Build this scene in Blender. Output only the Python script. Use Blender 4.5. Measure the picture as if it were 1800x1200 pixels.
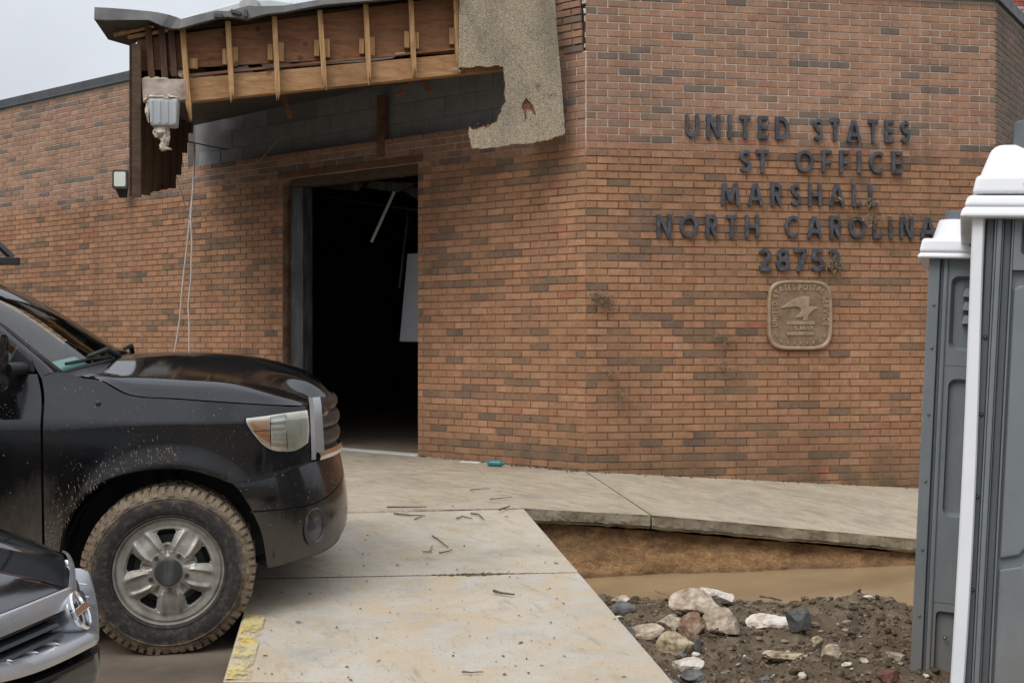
import bpy, bmesh, math, random
from mathutils import Vector, Matrix, noise
for o in list(bpy.data.objects): bpy.data.objects.remove(o)
S = bpy.context.scene
COL = S.collection
R = math.radians
PI = math.pi

# ------------------------------------------------------------------ camera, light, exposure
cd = bpy.data.cameras.new('camera'); cam = bpy.data.objects.new('camera', cd); COL.objects.link(cam)
cam.location = (0, 0, 1.5); cam.rotation_euler = (PI/2, 0, 0)
cd.sensor_width = 36; cd.lens = 40; cd.clip_start = .05; cd.clip_end = 1500
S.camera = cam
SUN_EL, SUN_AZ = R(52), R(218)          # azimuth clockwise from +Y: behind the camera, to the left
W = bpy.data.worlds.new('World'); S.world = W; W.use_nodes = True
nt = W.node_tree; N = nt.nodes; L = nt.links
bg = N['Background']
sky = N.new('ShaderNodeTexSky'); sky.sky_type = 'NISHITA'; sky.sun_disc = False
sky.sun_elevation = SUN_EL; sky.sun_rotation = SUN_AZ; sky.air_density = 1.0; sky.dust_density = 4.0
hs = N.new('ShaderNodeHueSaturation'); hs.inputs['Saturation'].default_value = .45; hs.inputs['Value'].default_value = .8
L.new(sky.outputs[0], hs.inputs['Color'])
tc = N.new('ShaderNodeTexCoord'); sx = N.new('ShaderNodeSeparateXYZ'); L.new(tc.outputs['Generated'], sx.inputs[0])
mr = N.new('ShaderNodeMapRange'); mr.inputs[1].default_value = -.02; mr.inputs[2].default_value = 1
mr.inputs[3].default_value = 4.05; mr.inputs[4].default_value = 13.6; L.new(sx.outputs[2], mr.inputs[0])   # overcast sky: three times brighter overhead than at the horizon
nz = N.new('ShaderNodeTexNoise'); nz.inputs['Scale'].default_value = 2.6; nz.inputs['Detail'].default_value = 5; nz.inputs['Roughness'].default_value = .55
L.new(tc.outputs['Generated'], nz.inputs['Vector'])
cr = N.new('ShaderNodeMapRange'); cr.inputs[1].default_value = .3; cr.inputs[2].default_value = .7; cr.inputs[3].default_value = .82; cr.inputs[4].default_value = 1.14
L.new(nz.outputs[0], cr.inputs[0])
mu = N.new('ShaderNodeMath'); mu.operation = 'MULTIPLY'; L.new(mr.outputs[0], mu.inputs[0]); L.new(cr.outputs[0], mu.inputs[1])
vm = N.new('ShaderNodeVectorMath'); vm.operation = 'SCALE'; vm.inputs[0].default_value = (.935, .985, 1.065); L.new(mu.outputs[0], vm.inputs['Scale'])
mx = N.new('ShaderNodeMix'); mx.data_type = 'RGBA'; mx.inputs[0].default_value = .85
L.new(hs.outputs[0], mx.inputs[6]); L.new(vm.outputs[0], mx.inputs[7]); L.new(mx.outputs[2], bg.inputs[0])
bg.inputs[1].default_value = .1
sd = bpy.data.lights.new('sun', 'SUN'); sun = bpy.data.objects.new('sun', sd); COL.objects.link(sun)
sd.energy = 1.5; sd.angle = R(35); sd.color = (1, .965, .92)
sv = Vector((math.sin(SUN_AZ)*math.cos(SUN_EL), math.cos(SUN_AZ)*math.cos(SUN_EL), math.sin(SUN_EL)))
sun.rotation_euler = sv.to_track_quat('Z', 'Y').to_euler(); sun.location = sv*30
S.view_settings.view_transform = 'Standard'; S.view_settings.look = 'None'
S.view_settings.exposure = 0.30; S.view_settings.gamma = 1; S.view_settings.use_curve_mapping = False
S.render.engine = 'CYCLES'
S.cycles.max_bounces = 8; S.cycles.diffuse_bounces = 4; S.cycles.use_denoising = True

# ------------------------------------------------------------------ helpers
rnd = random.Random(7)
def lerp(a, b, t): return a+(b-a)*t
def clamp(x, a=0., b=1.): return max(a, min(b, x))
def sstep(a, b, x):
    t = clamp((x-a)/(b-a)); return t*t*(3-2*t)
def fbm(x, y, z=0., o=4, f=1.):
    s = 0.; a = 1.; n = 0.
    for i in range(o):
        s += a*noise.noise((x*f, y*f, z*f+i*7.3)); n += a; a *= .5; f *= 2.03
    return s/n
FPX = 2000.                                    # focal length in pixels of the 1800 px wide photograph
def ray(u, v): return Vector(((u-900)/FPX, 1., -(v-600)/FPX))
def at_depth(u, v, y): return Vector((0, 0, 1.5))+ray(u, v)*y
def at_z(u, v, z): return Vector((0, 0, 1.5))+ray(u, v)*((z-1.5)/ray(u, v).z)

class MB:
    def __init__(s): s.v = []; s.f = []; s.t = []; s.tone = .5
    def add(s, vs, fs):
        b = len(s.v); s.v += [tuple(p) for p in vs]; s.t += [s.tone]*len(vs)
        s.f += [tuple(i+b for i in f) for f in fs]; return s
    def box(s, c, d, m=None):
        x, y, z = d[0]/2, d[1]/2, d[2]/2; c = Vector(c)
        vs = [Vector((a, b, e)) for a in (-x, x) for b in (-y, y) for e in (-z, z)]
        if m is not None: vs = [m @ p for p in vs]
        return s.add([p+c for p in vs], [(0,1,3,2),(4,6,7,5),(0,4,5,1),(2,3,7,6),(0,2,6,4),(1,5,7,3)])
    def box2(s, a, b):
        return s.box([(p+q)/2 for p, q in zip(a, b)], [abs(q-p) for p, q in zip(a, b)])
    def hexa(s, p):   # p: four points, then the four opposite ones
        return s.add(p, [(3,2,1,0),(4,5,6,7),(0,1,5,4),(1,2,6,5),(2,3,7,6),(3,0,4,7)])
    def grid(s, rows, wrap=False, flip=False):
        n = len(rows); m = len(rows[0]); fs = []
        for i in range(n-1):
            for j in range(m if wrap else m-1):
                q = (i*m+j, i*m+(j+1) % m, (i+1)*m+(j+1) % m, (i+1)*m+j)
                fs.append(q[::-1] if flip else q)
        return s.add([p for r in rows for p in r], fs)
    def tube(s, path, r, n=8, cap=True):
        path = [Vector(p) for p in path]; rows = []
        up = Vector((0, 0, 1)); prev = None
        for i, p in enumerate(path):
            d = (path[min(i+1, len(path)-1)]-path[max(i-1, 0)]).normalized()
            if prev is None:
                a = d.cross(up) if abs(d.dot(up)) < .95 else d.cross(Vector((1, 0, 0)))
            else: a = prev-d*prev.dot(d)
            a.normalize(); prev = a; b = d.cross(a)
            rr = r[i] if isinstance(r, (list, tuple)) else r
            rows.append([p+a*(rr*math.cos(2*PI*k/n))+b*(rr*math.sin(2*PI*k/n)) for k in range(n)])
        b0 = len(s.v); s.grid(rows, wrap=True)
        if cap:
            s.f.append(tuple(b0+k for k in range(n))[::-1]); m = b0+n*(len(rows)-1); s.f.append(tuple(m+k for k in range(n)))
        return s
    def prism(s, poly, fr, d0, d1):   # poly: 2-D outline, fr(a, b, d) -> 3-D point
        n = len(poly); vs = [fr(a, b, d0) for a, b in poly]+[fr(a, b, d1) for a, b in poly]
        fs = [tuple(range(n))[::-1], tuple(range(n, 2*n))]
        fs += [(i, (i+1) % n, n+(i+1) % n, n+i) for i in range(n)]
        return s.add(vs, fs)
    def lathe(s, prof, n=32, axis='y', c=(0, 0, 0), cap=False):
        rows = []
        for r, h in prof:
            row = []
            for k in range(n):
                a = 2*PI*k/n
                p = (r*math.cos(a), h, r*math.sin(a)) if axis == 'y' else (r*math.cos(a), r*math.sin(a), h)
                row.append(tuple(q+w for q, w in zip(p, c)))
            rows.append(row)
        b0 = len(s.v); s.grid(rows, wrap=True)
        if cap:
            s.f.append(tuple(b0+k for k in range(n))); m = b0+n*(len(rows)-1); s.f.append(tuple(m+k for k in range(n))[::-1])
        return s
    def build(s, name, mat, parent=None, smooth=False, bevel=0, solid=0, fixn=True, subd=0, seg=2):
        me = bpy.data.meshes.new(name)
        off = Vector(parent['org']) if (parent is not None and 'org' in parent) else Vector((0, 0, 0))
        me.from_pydata([(p[0]-off.x, p[1]-off.y, p[2]-off.z) for p in s.v], [], s.f)
        at = me.attributes.new('tone', 'FLOAT', 'POINT'); at.data.foreach_set('value', s.t)
        if fixn:
            bm = bmesh.new(); bm.from_mesh(me); bmesh.ops.recalc_face_normals(bm, faces=bm.faces); bm.to_mesh(me); bm.free()
        if smooth: me.polygons.foreach_set('use_smooth', [True]*len(me.polygons))
        me.materials.append(mat); me.update()
        o = bpy.data.objects.new(name, me); COL.objects.link(o)
        if parent is not None: o.parent = parent
        if solid:
            m = o.modifiers.new('thickness', 'SOLIDIFY'); m.thickness = solid; m.offset = -1
        if bevel:
            m = o.modifiers.new('edge', 'BEVEL'); m.width = bevel; m.segments = seg; m.limit_method = 'ANGLE'; m.angle_limit = R(40)
            m.harden_normals = False
        if subd:
            m = o.modifiers.new('smooth', 'SUBSURF'); m.levels = subd; m.render_levels = subd
        if smooth and not subd:
            try: me.set_sharp_from_angle(angle=R(38))
            except Exception: pass
        return o
def tag(o, label=None, cat=None, group=None, kind=None):
    if label: o['label'] = label
    if cat: o['category'] = cat
    if group: o['group'] = group
    if kind: o['kind'] = kind
    return o
def thing(name, label, cat, loc=(0, 0, 0), rot=(0, 0, 0), group=None, world=False, kind=None):
    o = bpy.data.objects.new(name, None); COL.objects.link(o); o.location = loc; o.rotation_euler = rot
    o.empty_display_size = .1
    if world: o['org'] = list(loc)            # children are given in world coordinates
    return tag(o, label, cat, group, kind)

# ------------------------------------------------------------------ materials
def mat_new(name):
    m = bpy.data.materials.new(name); m.use_nodes = True
    return m, m.node_tree.nodes, m.node_tree.links, m.node_tree.nodes['Principled BSDF']
def n_noise(N, L, vec, scale, detail=4, rough=.6, dist=0.):
    n = N.new('ShaderNodeTexNoise'); n.inputs['Scale'].default_value = scale; n.inputs['Detail'].default_value = detail
    n.inputs['Roughness'].default_value = rough; n.inputs['Distortion'].default_value = dist
    L.new(vec, n.inputs['Vector']); return n.outputs[0]
def n_map(N, L, vec, sc=(1, 1, 1), rot=(0, 0, 0)):
    m = N.new('ShaderNodeMapping'); m.inputs['Scale'].default_value = sc; m.inputs['Rotation'].default_value = rot
    L.new(vec, m.inputs['Vector']); return m.outputs[0]
def n_range(N, L, val, a, b, c, d, smooth=False):
    m = N.new('ShaderNodeMapRange'); m.inputs[1].default_value = a; m.inputs[2].default_value = b
    m.inputs[3].default_value = c; m.inputs[4].default_value = d
    if smooth: m.interpolation_type = 'SMOOTHSTEP'
    L.new(val, m.inputs[0]); return m.outputs[0]
def n_ramp(N, L, val, stops, interp='LINEAR'):
    r = N.new('ShaderNodeValToRGB'); r.color_ramp.interpolation = interp; e = r.color_ramp.elements
    while len(e) < len(stops): e.new(.5)
    for el, (p, c) in zip(e, stops): el.position = p; el.color = (*c, 1)
    L.new(val, r.inputs[0]); return r.outputs[0]
def n_mix(N, L, fac, a, b, mode='MIX'):
    m = N.new('ShaderNodeMix'); m.data_type = 'RGBA'; m.blend_type = mode
    for sock, v in ((m.inputs[0], fac), (m.inputs[6], a), (m.inputs[7], b)):
        if isinstance(v, (int, float)): sock.default_value = v
        elif isinstance(v, tuple): sock.default_value = (*v, 1)
        else: L.new(v, sock)
    return m.outputs[2]
def n_math(N, L, op, a, b=0.):
    m = N.new('ShaderNodeMath'); m.operation = op
    for s, v in ((m.inputs[0], a), (m.inputs[1], b)):
        if isinstance(v, (int, float)): s.default_value = v
        else: L.new(v, s)
    return m.outputs[0]
def n_bump(N, L, b, h, strength, dist):
    n = N.new('ShaderNodeBump'); n.inputs['Strength'].default_value = strength; n.inputs['Distance'].default_value = dist
    L.new(h, n.inputs['Height']); L.new(n.outputs[0], b.inputs['Normal'])
def coords(N, which='Object'):
    if which == 'World': return N.new('ShaderNodeNewGeometry').outputs['Position']
    return N.new('ShaderNodeTexCoord').outputs[which]
def simple(name, cols, scale=8., rough=.6, bump=.2, bd=.003, bscale=None, metal=0., coat=0., spec=.5, co='Object', stretch=(1, 1, 1), detail=5, lo=.3, hi=.7, rvar=.1):
    m, N, L, b = mat_new(name)
    v = n_map(N, L, coords(N, co), stretch)
    f = n_noise(N, L, v, scale, detail)
    k = len(cols); c = n_ramp(N, L, f, [(lerp(lo, hi, i/max(1, k-1)), c) for i, c in enumerate(cols)])
    L.new(c, b.inputs['Base Color'])
    if rvar:
        L.new(n_range(N, L, n_noise(N, L, v, scale*1.7, 3), .3, .7, max(0.02, rough-rvar), min(1, rough+rvar)), b.inputs['Roughness'])
    else: b.inputs['Roughness'].default_value = rough
    b.inputs['Metallic'].default_value = metal; b.inputs['Coat Weight'].default_value = coat; b.inputs['Coat Roughness'].default_value = .03
    b.inputs['Specular IOR Level'].default_value = spec
    if bump: n_bump(N, L, b, n_noise(N, L, v, bscale or scale*4, 5), bump, bd)
    return m

M = {}
FLOOD = 3.30        # height the muddy water reached on the walls
def brick_mat():
    m, N, L, b = mat_new('brick')
    P = coords(N, 'World'); a = N.new('ShaderNodeAttribute'); a.attribute_name = 'tone'
    base = n_ramp(N, L, a.outputs['Fac'], [(0, (.118,.092,.078)), (.14, (.165,.120,.095)), (.22, (.222,.138,.096)), (.34, (.325,.168,.100)), (.6, (.395,.203,.118)), (.82, (.45,.248,.150)), (.92, (.40,.175,.110)), (1, (.35,.128,.086))])
    fine = n_noise(N, L, n_map(N, L, P, (75, 75, 16)), 1, 6, .74)
    blot = n_noise(N, L, P, 9, 5, .6)
    big = n_noise(N, L, n_map(N, L, P, (1, 1, .8)), .9, 6, .62)
    drip = n_noise(N, L, n_map(N, L, P, (5.5, 5.5, .28)), 1.0, 6, .65)
    c = n_mix(N, L, 1., base, n_ramp(N, L, fine, [(.28, (.50,.47,.45)), (.46, (.90,.89,.88)), (.58, (1.04,1.03,1.02)), (.75, (1.22,1.19,1.15))]), 'MULTIPLY')
    c = n_mix(N, L, 1., c, n_ramp(N, L, blot, [(.3, (.76,.76,.76)), (.62, (1.08,1.08,1.08))]), 'MULTIPLY')
    c = n_mix(N, L, 1., c, n_ramp(N, L, big, [(.3, (.82,.82,.82)), (.5, (.99,.98,.97)), (.7, (1.10,1.09,1.07))]), 'MULTIPLY')
    c = n_mix(N, L, 1., c, n_ramp(N, L, drip, [(.34, (.78,.77,.76)), (.48, (1,1,1)), (.72, (1.05,1.04,1.03))]), 'MULTIPLY')
    sp = N.new('ShaderNodeSeparateXYZ'); L.new(P, sp.inputs[0])
    zz = n_math(N, L, 'ADD', sp.outputs[2], n_math(N, L, 'MULTIPLY', n_noise(N, L, P, 2.5, 4), .10))
    below = n_range(N, L, zz, FLOOD-.12, FLOOD+.10, 1, .12)
    film = n_math(N, L, 'MULTIPLY', below, n_range(N, L, n_noise(N, L, n_map(N, L, P, (1, 1, .6)), 3.2, 6, .65), .3, .7, .06, .60))
    c = n_mix(N, L, film, c, n_ramp(N, L, n_noise(N, L, P, 1.7, 5), [(.35, (.27,.150,.075)), (.65, (.35,.205,.105))]))
    c = n_mix(N, L, n_range(N, L, zz, FLOOD-.05, FLOOD+.25, 0, .24), c, (.29,.235,.185))
    foot = n_math(N, L, 'MULTIPLY', n_range(N, L, sp.outputs[2], .15, .75, 1, 0), n_range(N, L, n_noise(N, L, P, 4.5, 5), .38, .62, .1, .85))
    c = n_mix(N, L, foot, c, (.085,.072,.045))
    L.new(c, b.inputs['Base Color']); b.inputs['Roughness'].default_value = .85; b.inputs['Specular IOR Level'].default_value = .25
    n_bump(N, L, b, fine, .55, .004); return m
def mortar_mat():
    m, N, L, b = mat_new('mortar'); P = coords(N, 'World')
    sp = N.new('ShaderNodeSeparateXYZ'); L.new(P, sp.inputs[0])
    zz = n_math(N, L, 'ADD', sp.outputs[2], n_math(N, L, 'MULTIPLY', n_noise(N, L, P, 2.5, 5), .30))
    up = n_range(N, L, zz, FLOOD+.06, FLOOD+.24, 0, 1)
    lt = n_ramp(N, L, n_noise(N, L, P, 6, 6, .7), [(.3, (.33,.275,.22)), (.48, (.53,.47,.40)), (.7, (.62,.57,.50))])
    dk = n_ramp(N, L, n_noise(N, L, P, 7, 6, .7), [(.3, (.095,.060,.038)), (.5, (.21,.128,.076)), (.72, (.34,.225,.142))])
    L.new(n_mix(N, L, up, dk, lt), b.inputs['Base Color']); b.inputs['Roughness'].default_value = .95; b.inputs['Specular IOR Level'].default_value = .2
    n_bump(N, L, b, n_noise(N, L, P, 150, 4), .5, .003); return m
def concrete_mat(name, base, dirt, mud, mfac=(.47, .66), ang=0., dfac=(.5, .72)):
    m, N, L, b = mat_new(name); P = coords(N, 'World')
    c = n_ramp(N, L, n_noise(N, L, P, 2.1, 8, .62), [(.3, tuple(x*.72 for x in base)), (.5, base), (.72, tuple(min(.8, x*1.12) for x in base))])
    V = n_map(N, L, n_map(N, L, P, (1, 1, 1), (0, 0, ang)), (2.6, 1.5, 1))
    c = n_mix(N, L, n_range(N, L, n_noise(N, L, V, 1.6, 9, .68, 1.1), mfac[0], mfac[1], 0, .7), c, mud)
    V2 = n_map(N, L, n_map(N, L, P, (1, 1, 1), (0, 0, ang+.5)), (1.6, 4.2, 1))
    c = n_mix(N, L, n_range(N, L, n_noise(N, L, V2, 2.6, 10, .74, .9), dfac[0], dfac[1], 0, .62), c, dirt)
    spk = n_noise(N, L, P, 85, 3, .6)
    c = n_mix(N, L, n_range(N, L, spk, .62, .70, 0, .55), c, tuple(x*.4 for x in dirt))
    gr = n_noise(N, L, P, 260, 3, .7)
    c = n_mix(N, L, 1., c, n_ramp(N, L, gr, [(.3, (.8,.8,.8)), (.7, (1.12,1.12,1.12))]), 'MULTIPLY')
    L.new(c, b.inputs['Base Color'])
    L.new(n_range(N, L, n_noise(N, L, P, 3, 5), .35, .65, .62, .9), b.inputs['Roughness']); b.inputs['Specular IOR Level'].default_value = .3
    n_bump(N, L, b, n_math(N, L, 'ADD', gr, n_noise(N, L, P, 30, 5)), .35, .004); return m
def aggregate_mat():
    m, N, L, b = mat_new('pebble_stucco'); P = coords(N, 'World')
    v = N.new('ShaderNodeTexVoronoi'); v.inputs['Scale'].default_value = 120; L.new(P, v.inputs['Vector'])
    c = n_ramp(N, L, v.outputs['Color'], [(.1, (.31,.255,.175)), (.35, (.43,.36,.25)), (.6, (.50,.425,.30)), (.9, (.57,.50,.385))])
    big = n_noise(N, L, n_map(N, L, P, (1, 1, .5)), 2.4, 6, .65)
    c = n_mix(N, L, 1., c, n_ramp(N, L, big, [(.32, (.62,.61,.62)), (.52, (.97,.95,.92)), (.75, (1.1,1.07,1.02))]), 'MULTIPLY')
    c = n_mix(N, L, n_range(N, L, v.outputs['Distance'], .35, .65, 0, .65), c, (.12,.10,.08))
    L.new(c, b.inputs['Base Color']); b.inputs['Roughness'].default_value = .9; b.inputs['Specular IOR Level'].default_value = .2
    n_bump(N, L, b, v.outputs['Distance'], -.7, .006); return m
def wood_mat(name, a, c, d, along='x', knots=True, rough=.75):
    m, N, L, b = mat_new(name); O = coords(N, 'Object')
    sc = {'x': (1.2, 14, 14), 'z': (14, 14, 1.2), 'y': (14, 1.2, 14)}[along]
    g = n_noise(N, L, n_map(N, L, O, sc), 2.2, 6, .6, .8)
    col = n_ramp(N, L, g, [(.28, a), (.5, c), (.72, d)])
    col = n_mix(N, L, n_range(N, L, n_noise(N, L, O, 3.1, 5), .5, .75, 0, .55), col, tuple(x*.55 for x in a))
    if knots:
        v = N.new('ShaderNodeTexVoronoi'); v.inputs['Scale'].default_value = 3.2; L.new(O, v.inputs['Vector'])
        col = n_mix(N, L, n_range(N, L, v.outputs['Distance'], .05, .12, .8, 0), col, tuple(x*.35 for x in a))
    L.new(col, b.inputs['Base Color']); b.inputs['Roughness'].default_value = rough; b.inputs['Specular IOR Level'].default_value = .25
    n_bump(N, L, b, g, .4, .003); return m
def paint_mat(name, col, mud, lo, hi, rough=.09, spl=1., mx_=.5):
    """glossy car paint with a film of mud and splashes that thickens towards the sills"""
    m, N, L, b = mat_new(name); O = coords(N, 'Object')
    sp = N.new('ShaderNodeSeparateXYZ'); L.new(O, sp.inputs[0])
    h = n_range(N, L, n_math(N, L, 'ADD', sp.outputs[2], n_math(N, L, 'MULTIPLY', n_math(N, L, 'SUBTRACT', n_noise(N, L, n_map(N, L, O, (1, 1, .35)), 5, 6, .7), .5), .7)), lo, hi, mx_, 0)
    v = N.new('ShaderNodeTexVoronoi'); v.inputs['Scale'].default_value = 26; L.new(O, v.inputs['Vector'])
    dots = n_math(N, L, 'MULTIPLY', n_range(N, L, v.outputs['Distance'], .05, .12, 1, 0), n_range(N, L, n_noise(N, L, O, 4, 3), .44, .6, 0, .8*spl))
    v2 = N.new('ShaderNodeTexVoronoi'); v2.inputs['Scale'].default_value = 60; L.new(O, v2.inputs['Vector'])
    d2 = n_math(N, L, 'MULTIPLY', n_range(N, L, v2.outputs['Distance'], .08, .15, 1, 0), n_range(N, L, n_noise(N, L, O, 5, 3), .42, .6, 0, .6*spl))
    f = n_math(N, L, 'MAXIMUM', n_math(N, L, 'MAXIMUM', dots, d2), h)
    f = n_math(N, L, 'MAXIMUM', f, n_range(N, L, n_noise(N, L, O, 2.2, 5), .4, .75, .0, .05))
    L.new(n_mix(N, L, f, col, mud), b.inputs['Base Color'])
    L.new(n_range(N, L, f, 0, .5, rough, .75), b.inputs['Roughness'])
    b.inputs['Coat Weight'].default_value = .0; b.inputs['Specular IOR Level'].default_value = .6
    return m
def thin_glass(name, tint, gloss=.12):
    m, N, L, b = mat_new(name); out = N['Material Output']; N.remove(b)
    t = N.new('ShaderNodeBsdfTransparent'); t.inputs[0].default_value = (*tint, 1)
    g = N.new('ShaderNodeBsdfGlossy'); g.inputs['Roughness'].default_value = .02
    fr = N.new('ShaderNodeFresnel'); fr.inputs[0].default_value = 1.5
    mx = N.new('ShaderNodeMixShader'); k = n_math(N, L, 'ADD', fr.outputs[0], gloss)
    L.new(k, mx.inputs[0]); L.new(t.outputs[0], mx.inputs[1]); L.new(g.outputs[0], mx.inputs[2]); L.new(mx.outputs[0], out.inputs[0]); return m
def tyre_mat():
    m, N, L, b = mat_new('muddy_rubber'); O = coords(N, 'Object')
    sp = N.new('ShaderNodeSeparateXYZ'); L.new(O, sp.inputs[0])
    r = n_math(N, L, 'SQRT', n_math(N, L, 'ADD', n_math(N, L, 'MULTIPLY', sp.outputs[0], sp.outputs[0]), n_math(N, L, 'MULTIPLY', sp.outputs[2], sp.outputs[2])))
    nn = n_noise(N, L, O, 9, 7, .7)
    rr = n_math(N, L, 'ADD', r, n_math(N, L, 'MULTIPLY', n_math(N, L, 'SUBTRACT', nn, .5), .10))
    f = n_range(N, L, rr, .330, .375, .0, 1.)
    f = n_math(N, L, 'MAXIMUM', f, n_range(N, L, n_noise(N, L, O, 30, 5, .7), .5, .78, .06, .6))
    mudc = n_ramp(N, L, n_noise(N, L, O, 18, 6, .7), [(.3, (.10,.072,.047)), (.5, (.20,.150,.102)), (.72, (.30,.235,.165))])
    L.new(n_mix(N, L, f, (.022,.022,.024), mudc), b.inputs['Base Color']); b.inputs['Roughness'].default_value = .85; b.inputs['Specular IOR Level'].default_value = .3
    n_bump(N, L, b, n_noise(N, L, O, 70, 5, .7), .5, .006); return m

M['brick'] = brick_mat(); M['mortar'] = mortar_mat()
M['coping'] = simple('coping_metal', [(.035,.037,.04), (.06,.062,.066)], 3, .45, .1, co='World', metal=.0)
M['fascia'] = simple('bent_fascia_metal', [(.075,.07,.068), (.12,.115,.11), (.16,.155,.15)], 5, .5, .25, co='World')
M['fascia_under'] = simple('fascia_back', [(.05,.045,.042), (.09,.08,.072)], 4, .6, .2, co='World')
M['walk'] = concrete_mat('sidewalk_concrete', (.43,.375,.29), (.155,.125,.088), (.42,.335,.225), (.42, .66), .15, (.47, .70))
M['ramp'] = concrete_mat('ramp_concrete', (.46,.415,.34), (.23,.185,.13), (.475,.375,.25), (.42, .70), .5, (.52, .74))
M['ramp2'] = concrete_mat('muddy_ramp_concrete', (.45,.415,.355), (.24,.19,.135), (.48,.37,.245), (.40, .58), .62, (.55, .72))
M['slab_edge'] = concrete_mat('slab_edge_concrete', (.30,.255,.185), (.10,.082,.058), (.22,.17,.11), (.4, .6), 0, (.45, .68))
M['asphalt'] = simple('muddy_asphalt', [(.075,.058,.042), (.13,.10,.072), (.19,.15,.11)], 1.6, .8, .4, .006, 60, co='World')
M['far_ground'] = simple('far_ground', [(.06,.052,.042), (.10,.085,.068)], .5, .9, .3, .01, 20, co='World')
M['agg'] = aggregate_mat()
M['lumber'] = wood_mat('lumber', (.27,.135,.058), (.40,.225,.105), (.50,.31,.16), 'x')
M['stud'] = wood_mat('stud_lumber', (.28,.15,.06), (.44,.255,.115), (.55,.35,.175), 'z')
M['sheath'] = wood_mat('plywood_sheathing', (.16,.072,.036), (.25,.118,.058), (.31,.155,.08), 'x')
M['darkplank'] = wood_mat('dark_plank', (.055,.03,.019), (.10,.054,.032), (.15,.085,.05), 'z')
M['deck'] = wood_mat('roof_deck', (.05,.03,.02), (.09,.055,.035), (.13,.08,.05), 'x', False)
M['whitewood'] = simple('flaking_white_paint', [(.20,.11,.08), (.38,.30,.25), (.50,.44,.38)], 9, .7, .4, co='World')
M['block'] = simple('concrete_block', [(.22,.222,.222), (.265,.264,.26), (.30,.296,.288)], 7, .9, .5, .004, 90, co='World')
M['blockgap'] = simple('block_mortar', [(.19,.188,.182), (.24,.236,.228)], 8, .95, .2, co='World')
M['rust'] = simple('rusty_steel', [(.09,.040,.022), (.15,.072,.040), (.20,.10,.056)], 9, .8, .3, co='World')
M['framesteel'] = simple('weathered_frame', [(.016,.016,.015), (.036,.037,.034), (.085,.086,.080)], 12, .6, .3, co='World', stretch=(1, 1, .2))
M['dark'] = simple('mould_and_crack_shade', [(.022,.020,.018), (.07,.062,.055)], 3, .9, .2, co='World')
M['dustfloor'] = simple('dusty_floor', [(.20,.15,.10), (.32,.245,.17)], 3, .9, .3, co='World')
M['panelwhite'] = simple('painted_board', [(.50,.53,.58), (.60,.63,.68)], 4, .5, .05, co='World')
M['strip'] = simple('grey_strip', [(.36,.36,.35), (.48,.48,.46)], 6, .6, .1, co='World')
M['whiteplastic'] = simple('white_plastic', [(.70,.71,.73), (.78,.79,.80)], 3, .38, .05, .001, 200)
def potty_mat():
    m, N, L, b = mat_new('grey_plastic'); O = coords(N, 'Object'); sp = N.new('ShaderNodeSeparateXYZ'); L.new(O, sp.inputs[0])
    c = n_ramp(N, L, n_noise(N, L, O, 2.2, 7, .65), [(.3, (.135,.153,.163)), (.5, (.165,.184,.194)), (.7, (.188,.208,.218))])
    scuff = n_noise(N, L, n_map(N, L, O, (9, 9, 1.1)), 2.4, 8, .75)
    c = n_mix(N, L, n_range(N, L, scuff, .58, .72, 0, .35), c, (.27,.29,.30))
    h = n_math(N, L, 'ADD', sp.outputs[2], n_math(N, L, 'MULTIPLY', n_math(N, L, 'SUBTRACT', n_noise(N, L, n_map(N, L, O, (1, 1, .4)), 6, 7, .72), .5), .9))
    c = n_mix(N, L, n_range(N, L, h, .0, .75, .55, 0), c, (.20,.16,.115))
    L.new(c, b.inputs['Base Color']); L.new(n_range(N, L, scuff, .35, .7, .42, .62), b.inputs['Roughness'])
    n_bump(N, L, b, n_noise(N, L, O, 260, 4), .22, .0012); return m
M['greyplastic'] = potty_mat()
M['greydark'] = simple('dark_grey_plastic', [(.085,.097,.105), (.11,.124,.132)], 4, .5, .15, .001, 200)
M['pipe'] = simple('vent_pipe', [(.10,.115,.13), (.14,.155,.17)], 5, .55, .1)
M['blackplastic'] = simple('black_plastic', [(.010,.010,.011), (.022,.022,.023)], 8, .45, .15)
M['trimrubber'] = simple('rubber', [(.008,.008,.008), (.02,.02,.02)], 8, .7, .1)
M['metal'] = simple('rivet_metal', [(.35,.36,.37), (.5,.5,.5)], 5, .4, .0, metal=.8)
M['letter'] = simple('sign_letter', [(.030,.034,.042), (.055,.060,.072), (.095,.098,.105)], 14, .55, .25, co='World')
M['bronze'] = simple('bronze_plaque', [(.145,.092,.05), (.22,.145,.082), (.27,.185,.11)], 12, .5, .15, co='World')
M['bronze_hi'] = simple('worn_bronze', [(.23,.155,.088), (.32,.225,.135), (.38,.28,.175)], 14, .42, .15, co='World')
M['straw'] = simple('dry_straw', [(.085,.060,.036), (.20,.145,.088), (.34,.26,.165)], 30, .9, .1, co='World')
M['twig'] = simple('twig_bark', [(.045,.03,.02), (.10,.068,.042), (.17,.12,.078)], 30, .9, .2, co='World')
M['truck'] = paint_mat('black_truck_paint', (.0045,.005,.0065), (.21,.165,.115), .34, .88, .08, 1.0, .55)
M['truckhood'] = paint_mat('black_hood_paint', (.0045,.005,.0065), (.17,.135,.10), -2, -1, .07, .55)
M['truckbump'] = paint_mat('black_bumper_paint', (.005,.005,.006), (.20,.16,.11), .16, .76, .09, 2.2, .36)
M['chrome'] = simple('chrome', [(.74,.75,.77), (.82,.83,.85)], 6, .16, .0, metal=1., rvar=.04)
M['silver'] = simple('satin_silver', [(.42,.43,.45), (.50,.51,.53)], 6, .25, .0, metal=.75, rvar=.05)
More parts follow.
